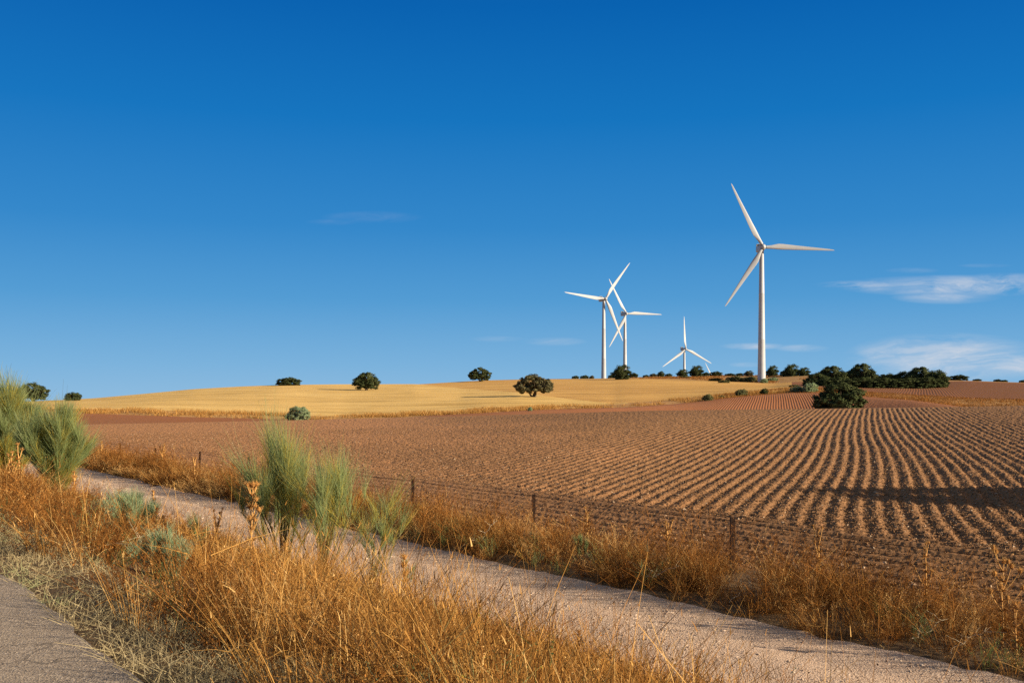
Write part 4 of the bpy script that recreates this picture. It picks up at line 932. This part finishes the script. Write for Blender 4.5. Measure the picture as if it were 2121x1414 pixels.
TH = [(518, 5.6, 1.50, 11, 'tallest golden thistle, standing left of the central broom', 'thistle', 0.05, 0.17, False),
      (845, 6.6, 0.95, 3, 'single thistle with two round heads against the gravel path', 'thistle', 0.062, 0.05, False),
      (447, 5.6, 0.95, 6, 'dark brown forked thistle left of the tallest golden one', 'dark_stalk', 0.028, 0.16, True),
      (598, 6.0, 0.75, 4, 'short golden thistle with flat heads below the central broom', 'thistle', 0.04, 0.12, True),
      (320, 7.4, 0.95, 3, 'slim brown thistle in front of the path at left', 'thistle', 0.035, 0.06, False),
      (40, 4.9, 1.30, 8, 'golden thistle with small pale heads at the left edge before the broom', 'thistle', 0.036, 0.24, True),
      (22, 4.6, 1.15, 6, 'leftmost golden thistle cut off near the photo edge', 'thistle', 0.036, 0.2, True),
      (147, 5.9, 1.0, 3, 'brown leaning thistle below the right flank of the huge broom', 'thistle', 0.035, 0.08, False),
      (313, 5.2, 0.70, 2, 'slim thistle with one flat dark head above the blue-green cushion', 'dark_stalk', 0.045, 0.05, False),
      (347, 5.4, 0.66, 3, 'short thistle with dark head right of the slim flat-headed one', 'dark_stalk', 0.045, 0.08, False),
      (335, 13.9, 1.35, 6, 'tall dry thistle beyond the path, left of the broom', 'thistle', 0.045, 0.22, True),
      (405, 13.2, 1.05, 4, 'shorter dry thistle beyond the path, right of the tall one', 'thistle', 0.04, 0.15, True),
      (208, 14.0, 1.15, 6, 'dry thistle at the far left beyond the path bend', 'thistle', 0.05, 0.3, True),
      (2075, 13.8, 1.25, 11, 'big orange branching thistle at the right edge by the fence', 'thistle', 0.05, 0.30, True),
      (2108, 13.0, 0.85, 5, 'smaller orange thistle cut by the right edge', 'thistle', 0.045, 0.2, True),
      (1920, 15.0, 1.1, 5, 'slender pale thistle before the headland rows at right', 'thistle', 0.03, 0.18, True),
      (1700, 15.4, 1.15, 6, 'rusty upright thistle in the fence line right of the post', 'thistle', 0.03, 0.2, True),
      (1385, 14.6, 1.0, 5, 'dry thistle in the weeds between the two nearest posts', 'thistle', 0.03, 0.16, True),
      (1215, 14.9, 0.95, 5, 'dry thistle in the weeds right of the second post', 'thistle', 0.03, 0.16, True),
      (985, 8.6, 0.42, 2, 'short rusty stalk at the near edge of the path', 'thistle', 0.028, 0.05, False),
      (1195, 8.6, 0.42, 3, 'short rusty stalk on the lower right edge of the foreground grass', 'thistle', 0.028, 0.06, False),
      (1440, 8.3, 0.50, 2, 'dark short stalk at the bottom edge near the path', 'dark_stalk', 0.03, 0.05, False),
      (1705, 8.4, 0.50, 2, 'dark flat-headed stalk at the bottom edge on the path side', 'dark_stalk', 0.035, 0.06, False),
      (1855, 8.5, 0.38, 3, 'dark low stalk at the bottom right on the path side', 'dark_stalk', 0.03, 0.08, False)]
for i, (px, n, hh, hd_, lab, mt, hr, spd, br) in enumerate(TH):
    x, y = bspot(px, n); thistle(x, y, hh, lab, hd_, 100 + i, mt, hr, spd, br)

def dead_branch(px, n, length, label, seed, rise=0.3):
    r = np.random.default_rng(seed); x, y = bspot(px, n); z = ground(x, y)
    root = MB(); a = r.uniform(-0.6, 0.6); t = np.linspace(0, 1, 9)[:, None]
    C = np.array([0, 0, 0.05]) * (1 - t) + np.array([math.cos(a) * length, math.sin(a) * length, rise]) * t + r.normal(0, 0.02, (9, 3)); rad = max(0.007, y * 0.0005)
    tubes(root, C[None], np.linspace(rad * 1.2, rad * 0.5, 9)[None], 5)
    for q in range(7):
        st = C[r.integers(2, 8)]; d = np.array([r.normal() * 0.3, r.normal() * 0.25, r.uniform(0.05, 0.4)]) * length * 0.6; t5 = np.linspace(0, 1, 5)[:, None]
        tubes(root, (st + d * t5 + r.normal(0, 0.01, (5, 3)) * t5)[None], np.linspace(rad * 0.7, rad * 0.35, 5)[None], 4)
    o = root.build('dead_branch', M['bleached'], None, True); o.location = (x, y, z)
    return tag(o, label, 'branch', 'bleached dead branches by the path')
dead_branch(948, 12.6, 0.7, 'bleached dead branch at the path edge right of the brooms', 1)
dead_branch(985, 12.9, 0.5, 'upright bleached twig in the weeds right of the brooms', 2, 0.7)
dead_branch(1320, 12.7, 0.8, 'bleached dead branch leaning out over the path middle', 3, 0.45)
dead_branch(1275, 12.8, 0.7, 'tangled pale twigs at the foot of the fence weeds', 4, 0.25)
dead_branch(1890, 13.0, 0.6, 'bleached twig low in the weeds at the lower right', 5, 0.3)
dead_branch(1960, 12.7, 0.6, 'pale dead branch near the path in the lower right corner', 6, 0.4)
dead_branch(1510, 12.9, 0.5, 'pale twiggy branch below the nearest fence post', 7, 0.45)
x, y = bspot(190, 2.95)
bd = dead_branch(175, 2.9, 1.5, 'long dry stems lying flat beside the mown strip', 8, 0.12)
